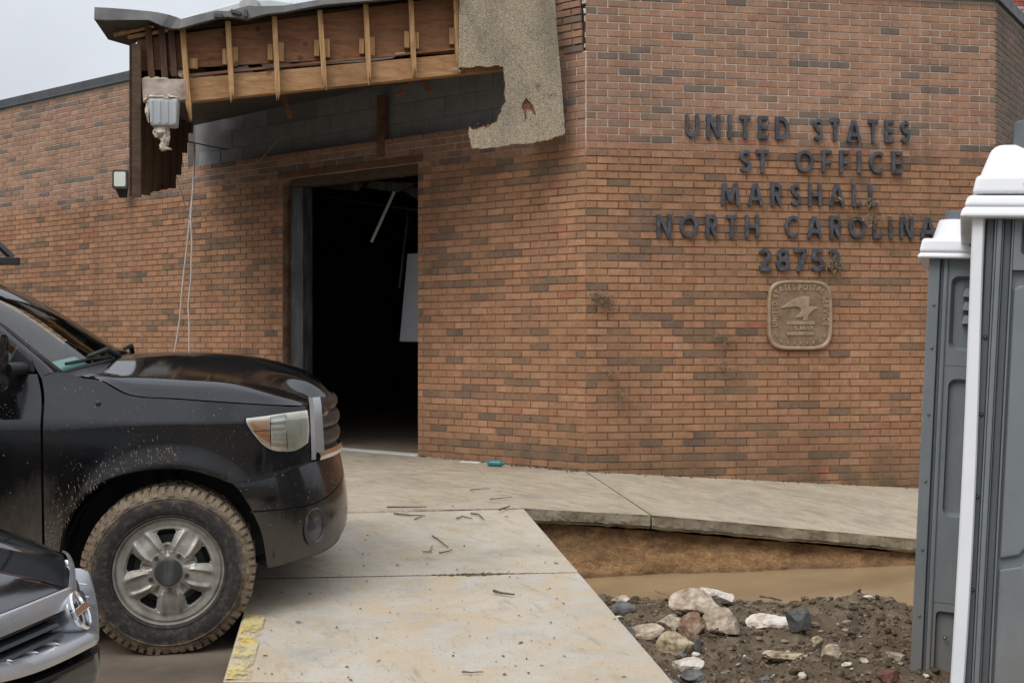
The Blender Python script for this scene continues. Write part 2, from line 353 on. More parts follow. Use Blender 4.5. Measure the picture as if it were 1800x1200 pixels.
M['rim'] = simple('dusty_alloy', [(.20,.175,.145), (.33,.305,.265), (.43,.41,.37)], 11, .42, .15, metal=.45, detail=7)
M['tyre'] = tyre_mat()
M['carblack'] = paint_mat('black_car_paint', (.006,.0065,.008), (.12,.10,.08), -3, -2, .06, .12)
M['slatgrey'] = simple('brushed_slat', [(.022,.024,.027), (.05,.054,.06)], 30, .42, .1, metal=.5, stretch=(1, .1, 8))
M['slatwhite'] = simple('slat_tip', [(.66,.68,.72), (.74,.76,.79)], 5, .25, 0)
M['amber'] = simple('amber_reflector', [(.72,.30,.09), (.86,.50,.24)], 26, .3, .1)
M['lampin'] = simple('lamp_reflector', [(.60,.58,.52), (.76,.75,.70), (.85,.85,.82)], 9, .3, .1, metal=.0)
M['lens'] = thin_glass('lamp_lens', (.93,.92,.86), .10)
M['wglass'] = thin_glass('windscreen_glass', (.74,.88,.82), .04)
M['sideglass'] = thin_glass('tinted_side_glass', (.10,.11,.11), .03)
M['interior'] = simple('cab_interior', [(.09,.10,.096), (.14,.152,.146)], 3, .8, 0)
M['paper'] = simple('pale_green_paper', [(.38,.66,.62), (.46,.74,.70)], 6, .7, .02)
M['lightlens'] = simple('floodlight_lens', [(.62,.66,.55), (.74,.77,.66)], 6, .3, .0)
M['foam'] = simple('spray_foam', [(.36,.29,.21), (.55,.48,.38), (.66,.60,.50)], 16, .9, .6, .01, 40, co='World')
M['boxgrey'] = simple('pale_grey_box', [(.40,.42,.43), (.52,.54,.55)], 5, .45, .1, co='World')
M['wire'] = simple('white_cable', [(.46,.42,.38), (.62,.58,.54)], 9, .6, 0, co='World')
M['wiretan'] = simple('tan_cable', [(.22,.16,.10), (.32,.24,.16)], 9, .7, 0, co='World')
M['teal'] = simple('teal_plastic', [(.015,.16,.18), (.03,.24,.26)], 10, .4, .1)
M['white'] = simple('white_scrap', [(.6,.58,.54), (.72,.70,.66)], 10, .7, .1, co='World')
M['hvac'] = simple('pale_unit_metal', [(.48,.53,.52), (.60,.65,.64)], 3, .5, .05, co='World')
M['redbrick'] = simple('washed_red_brick', [(.28,.055,.04), (.36,.10,.075), (.60,.48,.45)], 5, .9, .3, co='World', lo=.35, hi=.62)
M['greygrout'] = simple('pale_mortar', [(.45,.40,.38), (.6,.56,.54)], 5, .9, .3, co='World')
# ------------------------------------------------------------------ the building: three walls, A (entrance side), B (chamfer with the lettering), C (far return)
C0 = Vector((.669, 10.3, 0))
def hv(a): return Vector((math.cos(R(a)), math.sin(R(a)), 0))
DB = hv(9); NB = Vector((math.sin(R(9)), -math.cos(R(9)), 0))
DA = Vector((-math.cos(R(36)), math.sin(R(36)), 0)); NA = Vector((-math.sin(R(36)), -math.cos(R(36)), 0))
LB = 4.03
C1 = C0+DB*LB
DC = hv(54); NC = Vector((math.sin(R(54)), -math.cos(R(54)), 0))
WALLS = {'A': (C0, DA, NA), 'B': (C0, DB, NB), 'C': (C1, DC, NC)}
def wp(w, s, z, off=0.):
    o, d, n = WALLS[w]; p = o+d*s+n*off; return Vector((p.x, p.y, z))
def s_on(w, u, v, off=0.):      # where a line of sight meets the wall: (s, z)
    o, d, n = WALLS[w]; c = Vector((0, 0, 1.5)); r = ray(u, v)
    t = (o+n*off-c).to_2d().dot(n.to_2d())/r.to_2d().dot(n.to_2d()); p = c+r*t
    return (p-o).to_2d().dot(d.to_2d()), p.z
def proj(p): return (900+FPX*p.x/p.y, 600-FPX*(p.z-1.5)/p.y)
def wbox(mb, w, s0, s1, z0, z1, o0, o1):
    return mb.hexa([wp(w, s0, z0, o0), wp(w, s1, z0, o0), wp(w, s1, z1, o0), wp(w, s0, z1, o0),
                    wp(w, s0, z0, o1), wp(w, s1, z0, o1), wp(w, s1, z1, o1), wp(w, s0, z1, o1)])
ROOF = 4.77
bld = thing('post_office_building', 'flood stained brown brick building with torn canopy corner and open dark doorway', 'building', tuple(C0), world=True)
DOOR = (2.0, 3.97, .2, 3.30)
BLK = (.72, 5.62, 3.545, 4.80)
LA, LC = 15., 9.
# backing walls (the mortar face shows in the joints)
m = MB(); MO = -.0015
for a in ((0.0, DOOR[0], -.4, 3.545), (DOOR[0], DOOR[1], DOOR[3], 3.545), (DOOR[1], LA, -.4, 3.545), (0.0, BLK[0], 3.545, 4.13), (.13, BLK[0], 4.13, ROOF), (BLK[1], LA, 3.545, ROOF)):
    wbox(m, 'A', *a, MO, -.22)
m.build('wall', M['mortar'], bld)
m = MB(); wbox(m, 'B', .004, LB-.012, -.6, ROOF, MO, -.22); m.build('wall', M['mortar'], bld)
m = MB(); wbox(m, 'C', .012, LC, -.6, ROOF, MO, -.22); m.build('wall', M['mortar'], bld)
m = MB(); wbox(m, 'A', BLK[0], BLK[1], BLK[2], ROOF, -.090, -.3); m.build('block_backing', M['blockgap'], bld)
# bricks
CH = .0677; BLN = .203; JT = .0094
BW, BH, BD = BLN-JT, CH-JT, .05
def brick_geo(mb, fr, w, h, c=.0028, j=0.):
    x, z = w/2, h/2; q = lambda a: rnd.uniform(-a, a)
    fy = -rnd.uniform(.0, .0035)     # front, proud of nominal face
    pts = [(-x, 0, -z), (x, 0, -z), (x, 0, z), (-x, 0, z)]
    b0 = [fr(a+q(.0012), .001, b+q(.001)) for a, _, b in pts]
    f0 = [fr(a-math.copysign(c, a), fy-.0035+q(.0010), b-math.copysign(c, b)) for a, _, b in pts]
    k0 = [fr(a, BD*.5, b) for a, _, b in pts]
    mb.add(k0+b0+f0, [(0,1,5,4),(1,2,6,5),(2,3,7,6),(3,0,4,7),(4,5,9,8),(5,6,10,9),(6,7,11,10),(7,4,8,11),(8,9,10,11)])
VAR = []
for k in range(26):
    mb = MB(); mb.tone = k/25.
    brick_geo(mb, lambda a, b, c: (a, b, c), BW, BH); VAR.append(mb)
def tone_next(prev, lowdark):
    d = prev is not None and prev < .27
    pd = (.50 if d else .115)*(1.25 if lowdark else 1.)
    if rnd.random() < pd: return rnd.choice((.02, .08, .12, .18, .22, .25))
    x = rnd.random()
    return clamp(rnd.gauss(.55, .16), .28, .88) if x < .97 else rnd.uniform(.90, 1.)
cand = []; rest = {'A': MB(), 'B': MB(), 'C': MB()}
Z0 = 1.5-(826.5-600)/194.3-CH*8
def wedge(z):
    return 0. if z < 4.13 else lerp(.026, .052, clamp((z-4.13)/.4))
def wedge_old(z):       # the loosened chunk of brickwork beside the corner at the top of wall A
    return 0. if z < 4.13 else lerp(.022, .07, clamp((z-4.13)/.5))
def row(w, k):
    z = Z0+CH*(k+.5); zl, zh = z-CH/2, z+CH/2
    if zh > ROOF+.02: return
    s0, s1 = {'A': (0., LA), 'B': (0., LB), 'C': (0., LC)}[w]
    iv = [(s0, s1)]
    cuts = []
    if w == 'A':
        if zl < DOOR[3]-.01 and zh > DOOR[2]: cuts.append((DOOR[0], DOOR[1]))
        if zl > BLK[2]-.012: cuts.append((BLK[0], BLK[1]))
        if z > 3.30 and z < 3.40: cuts.append((1.93, 4.06))
    for a, b in cuts:
        iv = [x for i in iv for x in ((i[0], min(i[1], a)), (max(i[0], b), i[1])) if x[1]-x[0] > .02]
    o, d, n = WALLS[w]; off = (k % 2)*BLN/2
    prev = None
    for a, b in iv:
        j = math.floor((a-off)/BLN)
        while True:
            p = max(a, off+j*BLN); q = min(b, off+(j+1)*BLN); j += 1
            if p >= b-.012: break
            if q-p < .022: continue
            e0 = JT/2 if p > s0+1e-4 else .001
            x0, x1 = p+e0, q-(JT/2 if q < s1-1e-4 else .001)
            prev = tone_next(prev, z < 2.6 and w == 'A')
            if w == 'C': prev = prev*.30  # shade of the averted wall put into darker brick tones
            c = wp(w, (x0+x1)/2, z, 0)
            sh = Vector((0, 0, 0))
            if w == 'A' and z > 4.13 and x1 < .72:
                if x1 < .30+((k*7) % 3)*.1: sh = d*wedge(z)+n*.012
            if w == 'A' and z > 3.55 and x1 < .30 and (k*13) % 5 == 0: sh += n*.006
            cand.append((w, c+sh, x1-x0, prev, k))
for w in 'ABC':
    for k in range(0, 76): row(w, k)
def vis_area(c, w, wd):
    if c.y < 1: return 0
    u, v = proj(c)
    if not (4 < u < 1612 and 4 < v < 850): return 0
    if w == 'C': return 0
    if w == 'A' and ((u < 610 and v > 595) or (u < 900 and v < 330)): return 0
    if w == 'B' and 1145 < u < 1645 and 190 < v < 620: return 0
    o, d, n = WALLS[w]; p0 = proj(c-d*wd/2); p1 = proj(c+d*wd/2)
    return abs(p1[0]-p0[0])*FPX*BH/c.y
ranked = sorted(range(len(cand)), key=lambda i: -vis_area(cand[i][1], cand[i][0], cand[i][2]) if cand[i][2] > BW-.004 else 0)
chosen = set(ranked[:300])
BRK = []
for i, (w, c, wd, t, k) in enumerate(cand):
    o, d, n = WALLS[w]
    sg = 1 if w != 'A' else -1
    if i in chosen:
        BRK.append((w, c, t)); continue
    mb = rest[w]; mb.tone = t
    brick_geo(mb, lambda a, b, z, c=c, d=d, n=n: c+d*a-n*b+Vector((0, 0, z)), wd, BH)
VM = []
proto = None
for w, c, t in BRK:
    k = int(round(t*25))
    while len(VM) <= 25: VM.append(None)
    if VM[k] is None:
        o = VAR[k].build('brick', M['brick'], None); VM[k] = o.data; bpy.data.objects.remove(o)
    o = bpy.data.objects.new('brick', VM[k]); COL.objects.link(o); o.parent = bld
    d = WALLS[w][1] if w != 'A' else -WALLS[w][1]
    o.location = c-C0; o.rotation_euler = (0, rnd.uniform(-.004, .004), math.atan2(d.y, d.x))
for w in 'ABC':
    tag(rest[w].build('brickwork', M['brick'], bld), kind='stuff')
# corner mortar joint
m = MB(); m.hexa([wp('A', .004, -.4, .004), wp('B', .004, -.4, .004), wp('B', .03, -.4, -.02), wp('A', .03, -.4, -.02),
                  wp('A', .004, 4.12, .004), wp('B', .004, 4.12, .004), wp('B', .03, 4.12, -.02), wp('A', .03, 4.12, -.02)])
m.build('corner_joint', M['mortar'], bld)
# torn mortar lumps in the open crack
m = MB()
for k in range(7):
    z = (4.40, 4.47, 4.50, 4.56, 4.60, 4.25, 4.16)[k]; wbox(m, 'A', rnd.uniform(-.004, .012), .012+rnd.uniform(.006, .035), z, z+rnd.uniform(.015, .055), -.03, rnd.uniform(-.012, .004))
tag(m.build('broken_mortar', M['mortar'], bld, bevel=.004), kind='stuff')
m = MB(); wbox(m, 'A', .0, .12, 4.12, ROOF, -.03, -.2); m.build('crack_shade', M['dark'], bld)  # black sheet, stands in for the shade inside the open crack
# concrete blocks behind the lost brick facing
bmesh_block = MB(); bmesh_block.hexa([(-.196, .0, -.0965), (.196, .0, -.0965), (.196, .15, -.0965), (-.196, .15, -.0965), (-.196, .0, .0965), (.196, .0, .0965), (.196, .15, .0965), (-.196, .15, .0965)])
b0 = bmesh_block.build('block', M['block'], None, bevel=.004); bm_me = b0.data; bpy.data.objects.remove(b0)
aA = math.atan2(-DA.y, -DA.x)
for r in range(6):
    z = BLK[2]+.005+.1+.2*r
    for j in range(-1, 13):
        s = BLK[0]+.2+.4*j+(r % 2)*.2
        if s-.19 < BLK[0]-.01 or s+.19 > BLK[1]+.02: continue
        if z > 4.75: continue
        if r in (2, 3) and abs(s-3.9) < .26: continue          # two open pockets
        if r == 2 and s > 5.0: continue
        if r == 3 and abs(s-2.35) < .25: continue
        o = bpy.data.objects.new('block', bm_me); COL.objects.link(o); o.parent = bld
        o.location = wp('A', s, z, -.085+rnd.uniform(-.003, .003))-C0; o.rotation_euler = (0, 0, aA)
        md = o.modifiers.new('edge', 'BEVEL'); md.width = .004; md.segments = 1
m = MB(); wbox(m, 'A', BLK[0]+.002, BLK[1]-.002, 3.5455, 3.551, -.002, -.10); m.build('ledge_cover', M['rust'], bld)  # dark plate added to hide the brightly lit ledge of the brick facing
# coping
def coping(w, s0, s1, mat=M['coping']):
    m = MB()
    wbox(m, w, s0, s1, ROOF, ROOF+.115, .035, -.28)
    wbox(m, w, s0, s1, ROOF-.012, ROOF+.012, .042, .030)
    return m.build('coping', mat, bld, bevel=.006)
coping('A', -.02, LA); coping('B', -.008, LB+.008); coping('C', -.02, LC)
# roof plate and hidden rear walls
ra = [wp('A', LA, 4.6, -.2), wp('A', .1, 4.6, -.2), wp('B', .1, 4.6, -.2), wp('B', LB-.1, 4.6, -.2), wp('C', LC, 4.6, -.2)]
back = [Vector((ra[-1].x-5, 22, 4.6)), Vector((ra[0].x+1, 24, 4.6))]
m = MB(); pl = [(p.x, p.y) for p in ra+back]; m.prism(pl, lambda a, b, d: (a, b, d), 4.55, 4.65); m.build('roof', M['coping'], bld)
m = MB()
for a, b in ((ra[-1], back[0]), (back[0], back[1]), (back[1], ra[0])):
    t = (b-a).normalized(); nn = Vector((-t.y, t.x, 0))*.2
    m.hexa([Vector((q.x, q.y, -.5)) for q in (a, b, b+nn, a+nn)]+[Vector((q.x, q.y, 4.7)) for q in (a, b, b+nn, a+nn)])
m.build('rear_wall', M['mortar'], bld)
# doorway: reveal, frame post, lintel, threshold
m = MB(); wbox(m, 'A', 1.93, 4.06, 3.302, 3.385, .0015, -.2); m.build('lintel', M['rust'], bld, bevel=.004)
m = MB(); wbox(m, 'A', DOOR[0], DOOR[1]-.12, 3.205, 3.295, -.03, -.16); m.build('door_header', M['deck'], bld, bevel=.004)
m = MB(); wbox(m, 'A', 3.70, 3.865, .25, 3.20, -.035, -.17); wbox(m, 'A', 3.685, 3.70, .25, 3.20, -.03, -.175); wbox(m, 'A', 3.865, 3.88, .25, 3.20, -.03, -.175)
m.build('door_frame', M['framesteel'], bld, bevel=.003)
m = MB(); wbox(m, 'A', DOOR[0]+.002, DOOR[1]-.1, .30, .352, .03, -.16); m.build('threshold', M['white'], bld, bevel=.004)
# the room behind
def inroom(s, e, z): return wp('A', s, z, -e)
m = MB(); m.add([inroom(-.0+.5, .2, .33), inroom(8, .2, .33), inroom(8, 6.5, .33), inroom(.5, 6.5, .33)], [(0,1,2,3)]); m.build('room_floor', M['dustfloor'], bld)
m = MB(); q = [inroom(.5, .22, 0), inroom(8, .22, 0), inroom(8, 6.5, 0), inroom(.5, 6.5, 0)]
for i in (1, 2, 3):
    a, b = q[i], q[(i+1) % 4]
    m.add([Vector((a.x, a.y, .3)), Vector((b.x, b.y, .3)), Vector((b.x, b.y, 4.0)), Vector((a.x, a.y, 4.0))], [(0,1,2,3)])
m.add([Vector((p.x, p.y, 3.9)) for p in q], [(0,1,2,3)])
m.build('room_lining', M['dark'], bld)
def on_plane(u, v, e):      # point at depth e behind wall A on a line of sight
    s, z = s_on('A', u, v, -e); return s, z
def strip_in(name, a, b, e, w, mat, dz=0.):
    (s0, z0), (s1, z1) = on_plane(*a, e), on_plane(*b, e)
    m = MB(); m.tube([inroom(s0, e, z0), inroom(s1, e+dz, z1)], w/2, 4); return m.build(name, mat, bld)
strip_in('ceiling_strip', (694, 335), (653, 425), 1.0, .045, M['strip'])
strip_in('ceiling_strip', (718, 370), (702, 506), 1.3, .03, M['framesteel'])
strip_in('ceiling_runner', (536, 338), (640, 356), 1.4, .03, M['framesteel'])
strip_in('ceiling_runner', (640, 356), (740, 370), 1.4, .03, M['framesteel'])
m = MB()
for (a, b, c, d, e) in (((536, 328), (630, 336), (640, 322), (560, 322), .5), ((640, 330), (700, 338), (735, 322), (650, 318), .6), ((700, 330), (735, 352), (735, 330), (715, 326), .7)):
    pts = [inroom(*(lambda sz: (sz[0], e, sz[1]))(on_plane(*p, e))) for p in (a, b, c, d)]
    m.hexa(pts+[p-NA*.02+Vector((0, 0, .01)) for p in pts])
m.build('sagging_ceiling', M['framesteel'], bld)
m = MB()
for k in range(26):
    u = rnd.uniform(560, 705); v = 318-(u-560)*.075+rnd.uniform(-4, 3); s, z = on_plane(u, v, .35)
    w_ = rnd.uniform(.008, .03); c = inroom(s, .35, z)
    m.hexa([c+DA*a*w_+Vector((0, 0, b*w_*.6))+NA*rnd.uniform(-.01, .01) for a, b in ((-1, -1), (1, -.6), (.8, 1), (-1, .7))]+[c-NA*.02+DA*a*w_*.8+Vector((0, 0, b*w_*.5)) for a, b in ((-1, -1), (1, -1), (1, 1), (-1, 1))])
tag(m.build('insulation_scraps', M['foam'], bld), kind='stuff')
m = MB(); s0, z0 = on_plane(702, 600, 1.5); s1, z1 = on_plane(716, 446, 1.5)
m.hexa([inroom(s0, 1.5, z0), inroom(s0-1.1, 1.5, z0-.02), inroom(s1-1.1, 1.5, z1), inroom(s1, 1.5, z1),
        inroom(s0, 1.54, z0), inroom(s0-1.1, 1.54, z0-.02), inroom(s1-1.1, 1.54, z1), inroom(s1, 1.54, z1)])
o = m.build('wall_board', M['panelwhite'], None, bevel=.006); tag(o, 'pale board hanging askew inside the dark doorway', 'board')

# ------------------------------------------------------------------ the torn canopy over the entrance (in line with wall B, continued to the left)
def cp(s, z, off=0.):      # s negative: left of the corner along the line of wall B
    return wp('B', s, z, off)
can = thing('damaged_canopy', 'torn open timber canopy with bare studs hanging over the doorway', 'canopy', tuple(cp(-2, 4.0)), world=True)
def cbar(name, a, b, w, t, o, mat, bev=.003, frayed=0):
    """a timber of width w in the canopy face from a to b (s, z), its front at offset o, thickness t"""
    d = Vector((b[0]-a[0], b[1]-a[1])); ln = d.length; d /= ln; q = Vector((-d.y, d.x))*w/2
    m = MB(); rows = []
    if frayed:
        a2 = (b[0]-d.x*.09, b[1]-d.y*.09)
        for i in range(4):
            f = (i-1.5)*.5; c0 = Vector(a2)+q*f*.9; c1 = Vector(b)+q*f*.8+d*rnd.uniform(-.05, .04)
            w4 = q*.24
            m.hexa([cp(*(c0-w4), o), cp(*(c0+w4), o), cp(*(c1+w4*.3), o-.004), cp(*(c1-w4*.3), o-.004), cp(*(c0-w4), o-t), cp(*(c0+w4), o-t), cp(*(c1+w4*.3), o-t*.7), cp(*(c1-w4*.3), o-t*.7)])
        b = (a2[0], a2[1])
    pts = [Vector(a)-q, Vector(a)+q, Vector(b)+q, Vector(b)-q]
    m.hexa([cp(p.x, p.y, o) for p in pts]+[cp(p.x, p.y, o-t) for p in pts])
    return m.build(name, mat, can, bevel=bev)
studs = [((-3.539, 4.19), (-3.478, 3.427)), ((-3.159, 4.26), (-3.120, 3.57)), ((-2.765, 4.32), (-2.731, 3.583)), ((-2.376, 4.39), (-2.332, 3.725)), ((-1.977, 4.46), (-1.947, 3.784)), ((-1.583, 4.53), (-1.548, 3.843)), ((-1.185, 4.60), (-1.155, 3.90))]
for a, b in studs: cbar('stud', a, b, .043, .075, .0, M['stud'], frayed=1)
# back blocks beside the studs
for (u, v, w, h) in ((340, 112, 14, 18), (395, 100, 8, 28), (412, 100, 12, 34), (475, 92, 9, 29), (492, 92, 14, 34), (557, 85, 9, 29), (573, 85, 14, 33), (636, 82, 9, 27), (653, 82, 12, 34), (715, 70, 10, 30), (732, 72, 9, 30), (794, 64, 9, 30)):
    s, z = s_on('B', u, v, -.08); m = MB(); W_, H_ = w/205, h/205
    m.hexa([cp(s-W_/2, z-H_/2, -.07), cp(s+W_/2, z-H_/2, -.07), cp(s+W_/2, z+H_/2, -.07), cp(s-W_/2, z+H_/2, -.07), cp(s-W_/2, z-H_/2, -.118), cp(s+W_/2, z-H_/2, -.118), cp(s+W_/2, z+H_/2, -.118), cp(s-W_/2, z+H_/2, -.118)])
    m.build('nailing_block', M['stud'], can, bevel=.003)
# beam, two lengths
def qpt(a, b, t): return (lerp(a[0], b[0], t), lerp(a[1], b[1], t))
def cquad(name, pts, o, t, mat, bev=.004):
    m = MB(); m.hexa([cp(s, z, o) for s, z in pts]+[cp(s, z, o-t) for s, z in pts]); return m.build(name, mat, can, bevel=bev)
cquad('beam', [(-3.53, 3.565), (-.70, 3.955), (-.70, 4.135), (-3.53, 3.765)], -.08, .09, M['lumber'])
cquad('sheathing', [(-3.93, 3.83), (-1.12, 4.10), (-1.12, 4.62), (-3.93, 4.10)], -.125, .02, M['sheath'])
m = MB(); pts = [s_on('B', u, v, -.085) for u, v in ((333, 134), (420, 124), (500, 116), (560, 111), (640, 106), (690, 100), (697, 95), (712, 94))]
m.tube([cp(s, z, -.10) for s, z in pts], .013, 8); m.build('conduit', M['strip'], can, smooth=True)
cquad('ledger', [(-3.55, 3.776), (-.9, 4.150), (-.9, 4.165), (-3.55, 3.80)], -.075, .05, M['sheath'], .002)
# painted beam end at the left
cquad('beam_end', [(-3.86, 3.535), (-3.50, 3.57), (-3.515, 3.745), (-3.875, 3.735)], .005, .10, M['whitewood'])
m = MB()
for k in range(14):
    s = rnd.uniform(-3.86, -3.56); c = cp(s, 3.742+(s+3.7)*.03, -.03); m.box(c, (rnd.uniform(.02, .06), .06, rnd.uniform(.01, .03)), Matrix.Rotation(rnd.uniform(-.4, .4), 3, 'Y'))
tag(m.build('plaster_crumbs', M['foam'], can), kind='stuff')
# torn stucco panel
out = [(808, -30), (806, 118), (822, 119), (840, 116), (858, 118), (874, 115), (885, 118), (886, 128), (889, 150), (887, 165), (890, 180), (884, 186), (882, 197), (876, 205), (874, 215), (866, 217), (862, 223), (848, 224), (836, 228), (829, 227), (825, 222), (824, 234), (827, 248), (830, 261), (850, 261), (880, 258), (905, 253), (930, 252), (950, 249), (965, 246), (978, 240), (990, 238), (993, 233), (991, 205), (986, 130), (979, 55), (974, -30)]
P2 = [s_on('B', u, v, .03) for u, v in out]
# fray the torn edge between samples
fr2 = []
for i, p in enumerate(P2):
    q = P2[(i+1) % len(P2)]; fr2.append(p)
    if 2 <= i <= 32:
        for k in range(1, 4):
            t = k/4; fr2.append((lerp(p[0], q[0], t)+rnd.uniform(-.006, .006), lerp(p[1], q[1], t)+rnd.uniform(-.006, .006)))
hole = [(918, 182), (921, 178), (925, 172), (928, 176), (931, 178), (937, 186), (941, 197), (943, 203), (938, 201), (934, 195), (928, 193), (924, 197), (926, 212), (923, 208), (920, 194), (917, 190)]
H2 = [s_on('B', u, v, .03) for u, v in hole]
def holed_prism(outer, hole, fr, d0, d1, name, mat, parent):
    bm = bmesh.new()
    def loop(pts): 
        vs = [bm.verts.new(fr(a, b, d0)) for a, b in pts]; return [bm.edges.new((vs[i], vs[(i+1) % len(vs)])) for i in range(len(vs))]
    e = loop(outer)+(loop(hole) if hole else [])
    bmesh.ops.triangle_fill(bm, use_beauty=True, use_dissolve=False, edges=e)
    r = bmesh.ops.extrude_face_region(bm, geom=list(bm.faces))
    dv = fr(0, 0, d1)-fr(0, 0, d0)
    bmesh.ops.translate(bm, vec=dv, verts=[g for g in r['geom'] if isinstance(g, bmesh.types.BMVert)])
    bmesh.ops.recalc_face_normals(bm, faces=bm.faces)
    off = Vector(parent['org']); bmesh.ops.translate(bm, vec=-off, verts=bm.verts)
    me = bpy.data.meshes.new(name); bm.to_mesh(me); bm.free(); me.materials.append(mat)
    o = bpy.data.objects.new(name, me); COL.objects.link(o); o.parent = parent; return o
holed_prism(fr2, H2, lambda a, b, d: cp(a, b, d), .03, .005, 'stucco_panel', M['agg'], can)
P3 = [(a+(.006 if a > -.9 else 0), b) for a, b in fr2]
holed_prism([(a-.004, b+.006) for a, b in fr2], None, lambda a, b, d: cp(a, b, d), .003, -.012, 'panel_backing', M['sheath'], can)
cquad('panel_return', [(-.36, 3.30), (-.205, 3.355), (-.205, 3.42), (-.36, 3.40)], .0, .10, M['sheath'], .002)
m = MB(); 
for k in range(40):
    u, v = rnd.choice(((rnd.uniform(810, 884), 119), (887, rnd.uniform(120, 200)), (rnd.uniform(826, 880), 226-rnd.uniform(0, 8)), (rnd.uniform(925, 945), rnd.uniform(180, 210)), (rnd.uniform(955, 990), 243)))
    s, z = s_on('B', u, v, .02); p = cp(s, z, .018); m.tube([p, p+DB*rnd.uniform(-.03, .03)+Vector((0, 0, rnd.uniform(-.035, .02)))+NB*rnd.uniform(0, .03)], [.003, .001], 4)
tag(m.build('torn_fibres', M['lumber'], can), kind='stuff')
for k, (u, v) in enumerate(((800, 121), (948, 148), (968, 163))):
    s, z = s_on('B', u, v, .04); m = MB()
    for j in range(5): p = cp(s, z, .035); m.tube([p, p+DB*rnd.uniform(-.06, .06)+Vector((0, 0, rnd.uniform(-.03, .03)))+NB*.01], [.004, .002], 4)
    m.build('splinter', M['whitewood'], can)
# roof deck over the alcove (drooping triangle) with rafters under it
m = MB(); fa, fb, fc = cp(-.25, 4.70, -.15), cp(-4.0, 4.13, -.15), wp('A', 5.45, 4.62, .02); fd = wp('A', .3, 4.74, .02)
m.hexa([fa, fb, fc, fd]+[p+Vector((0, 0, .05)) for p in (fa, fb, fc, fd)]); m.build('roof_deck', M['deck'], can)
for k in range(1, 9):
    t = k/9.; a = fa.lerp(fb, t); b = wp('A', lerp(.3, 5.4, t), lerp(4.6, 4.56, t), .03)
    dd = (b-a).normalized(); nn = Vector((-dd.y, dd.x, 0))*.02
    m = MB(); m.hexa([a-nn-Vector((0, 0, .14)), a+nn-Vector((0, 0, .14)), b+nn-Vector((0, 0, .14)), b-nn-Vector((0, 0, .14)), a-nn-Vector((0, 0, .004)), a+nn-Vector((0, 0, .004)), b+nn-Vector((0, 0, .004)), b-nn-Vector((0, 0, .004))]); m.build('rafter', M['deck'], can)
# remains of the soffit sheet behind the beam
m = MB(); q4 = [cp(-3.85, 3.62, -.2), cp(-1.0, 4.0, -.2), wp('A', 1.2, 4.40, .05), wp('A', 5.5, 4.05, .05)]
m.hexa(q4+[p+Vector((0, 0, .012)) for p in q4]); m.build('soffit_sheet', M['framesteel'], can)
# broken braces hanging down
for (a, b, e) in (((497, 163), (509, 205), .9), ((722, 143), (700, 168), .5), ((745, 140), (755, 162), .6)):
    (s0, z0), (s1, z1) = s_on('B', *a, -e), s_on('B', *b, -e)
    m = MB(); w_ = DB*.025; m.hexa([cp(s0, z0, -e)-w_, cp(s0, z0, -e)+w_, cp(s1, z1, -e)+w_, cp(s1, z1, -e)-w_, cp(s0, z0, -e-.05)-w_, cp(s0, z0, -e-.05)+w_, cp(s1, z1, -e-.05)+w_, cp(s1, z1, -e-.05)-w_]); m.build('brace', M['sheath'], can, bevel=.003)
(s0, z0), (s1, z1) = s_on('A', 670, 168, .01), s_on('A', 670, 276, .01)
m = MB(); wbox(m, 'A', s0-.045, s0+.045, z1, z0, .03, -.05); m.build('wall_post', M['rust'], bld, bevel=.004)
# left return: dark planks going back to wall A
def rp(q, z, o=0.):       # q metres back from the canopy's front left corner
    p = cp(-3.93+o, z, -q); return p
NQ = 14
for k in range(NQ):
    q0, q1 = k*.265+.02, (k+1)*.265-.004
    b = lerp(2.74, 3.13, (k+.5)/9)+(.12*(k-8) if k > 8 else 0)+rnd.uniform(-.012, .012); tp = lerp(4.02, 4.45, (k+.5)/NQ); j = (k % 2)*.022
    m = MB(); m.hexa([rp(q0, b-.01, .03+j), rp(q1, b+.015, .03+j), rp(q1, tp+.03, .03+j), rp(q0, tp, .03+j), rp(q0, b-.01, .0), rp(q1, b+.015, 0), rp(q1, tp+.03, 0), rp(q0, tp, 0)])
    m.build('plank', M['darkplank'], can, bevel=.004)
m = MB()
for qa, qb, za, zb_ in ((-.02, 2.38, 2.735, 3.15), (2.38, 3.72, 3.2, 3.85)):
    b = [rp(qa, za, -.02), rp(qb, zb_, -.02), rp(qb, lerp(4.02, 4.55, qb/3.72), -.02), rp(qa, lerp(4.02, 4.55, qa/3.72), -.02)]
    m.hexa(b+[p-DB*.02 for p in b]); m.build('return_skin', M['deck'], can)
m = MB(); b = [rp(-.02, 2.73, -.02), rp(.02, 2.73, -.02), rp(.02, 4.03, -.02), rp(-.02, 4.03, -.02)]
m.hexa(b+[p+DB*.075 for p in b]); m.build('corner_post', M['deck'], can, bevel=.004)
for s, a, b in ((-3.80, 3.76, 4.22), (-3.69, 3.77, 4.24), (-3.61, 3.78, 4.2)):
    cbar('stud', (s-.03, b), (s, a), .055, .06, -.05, M['darkplank'])
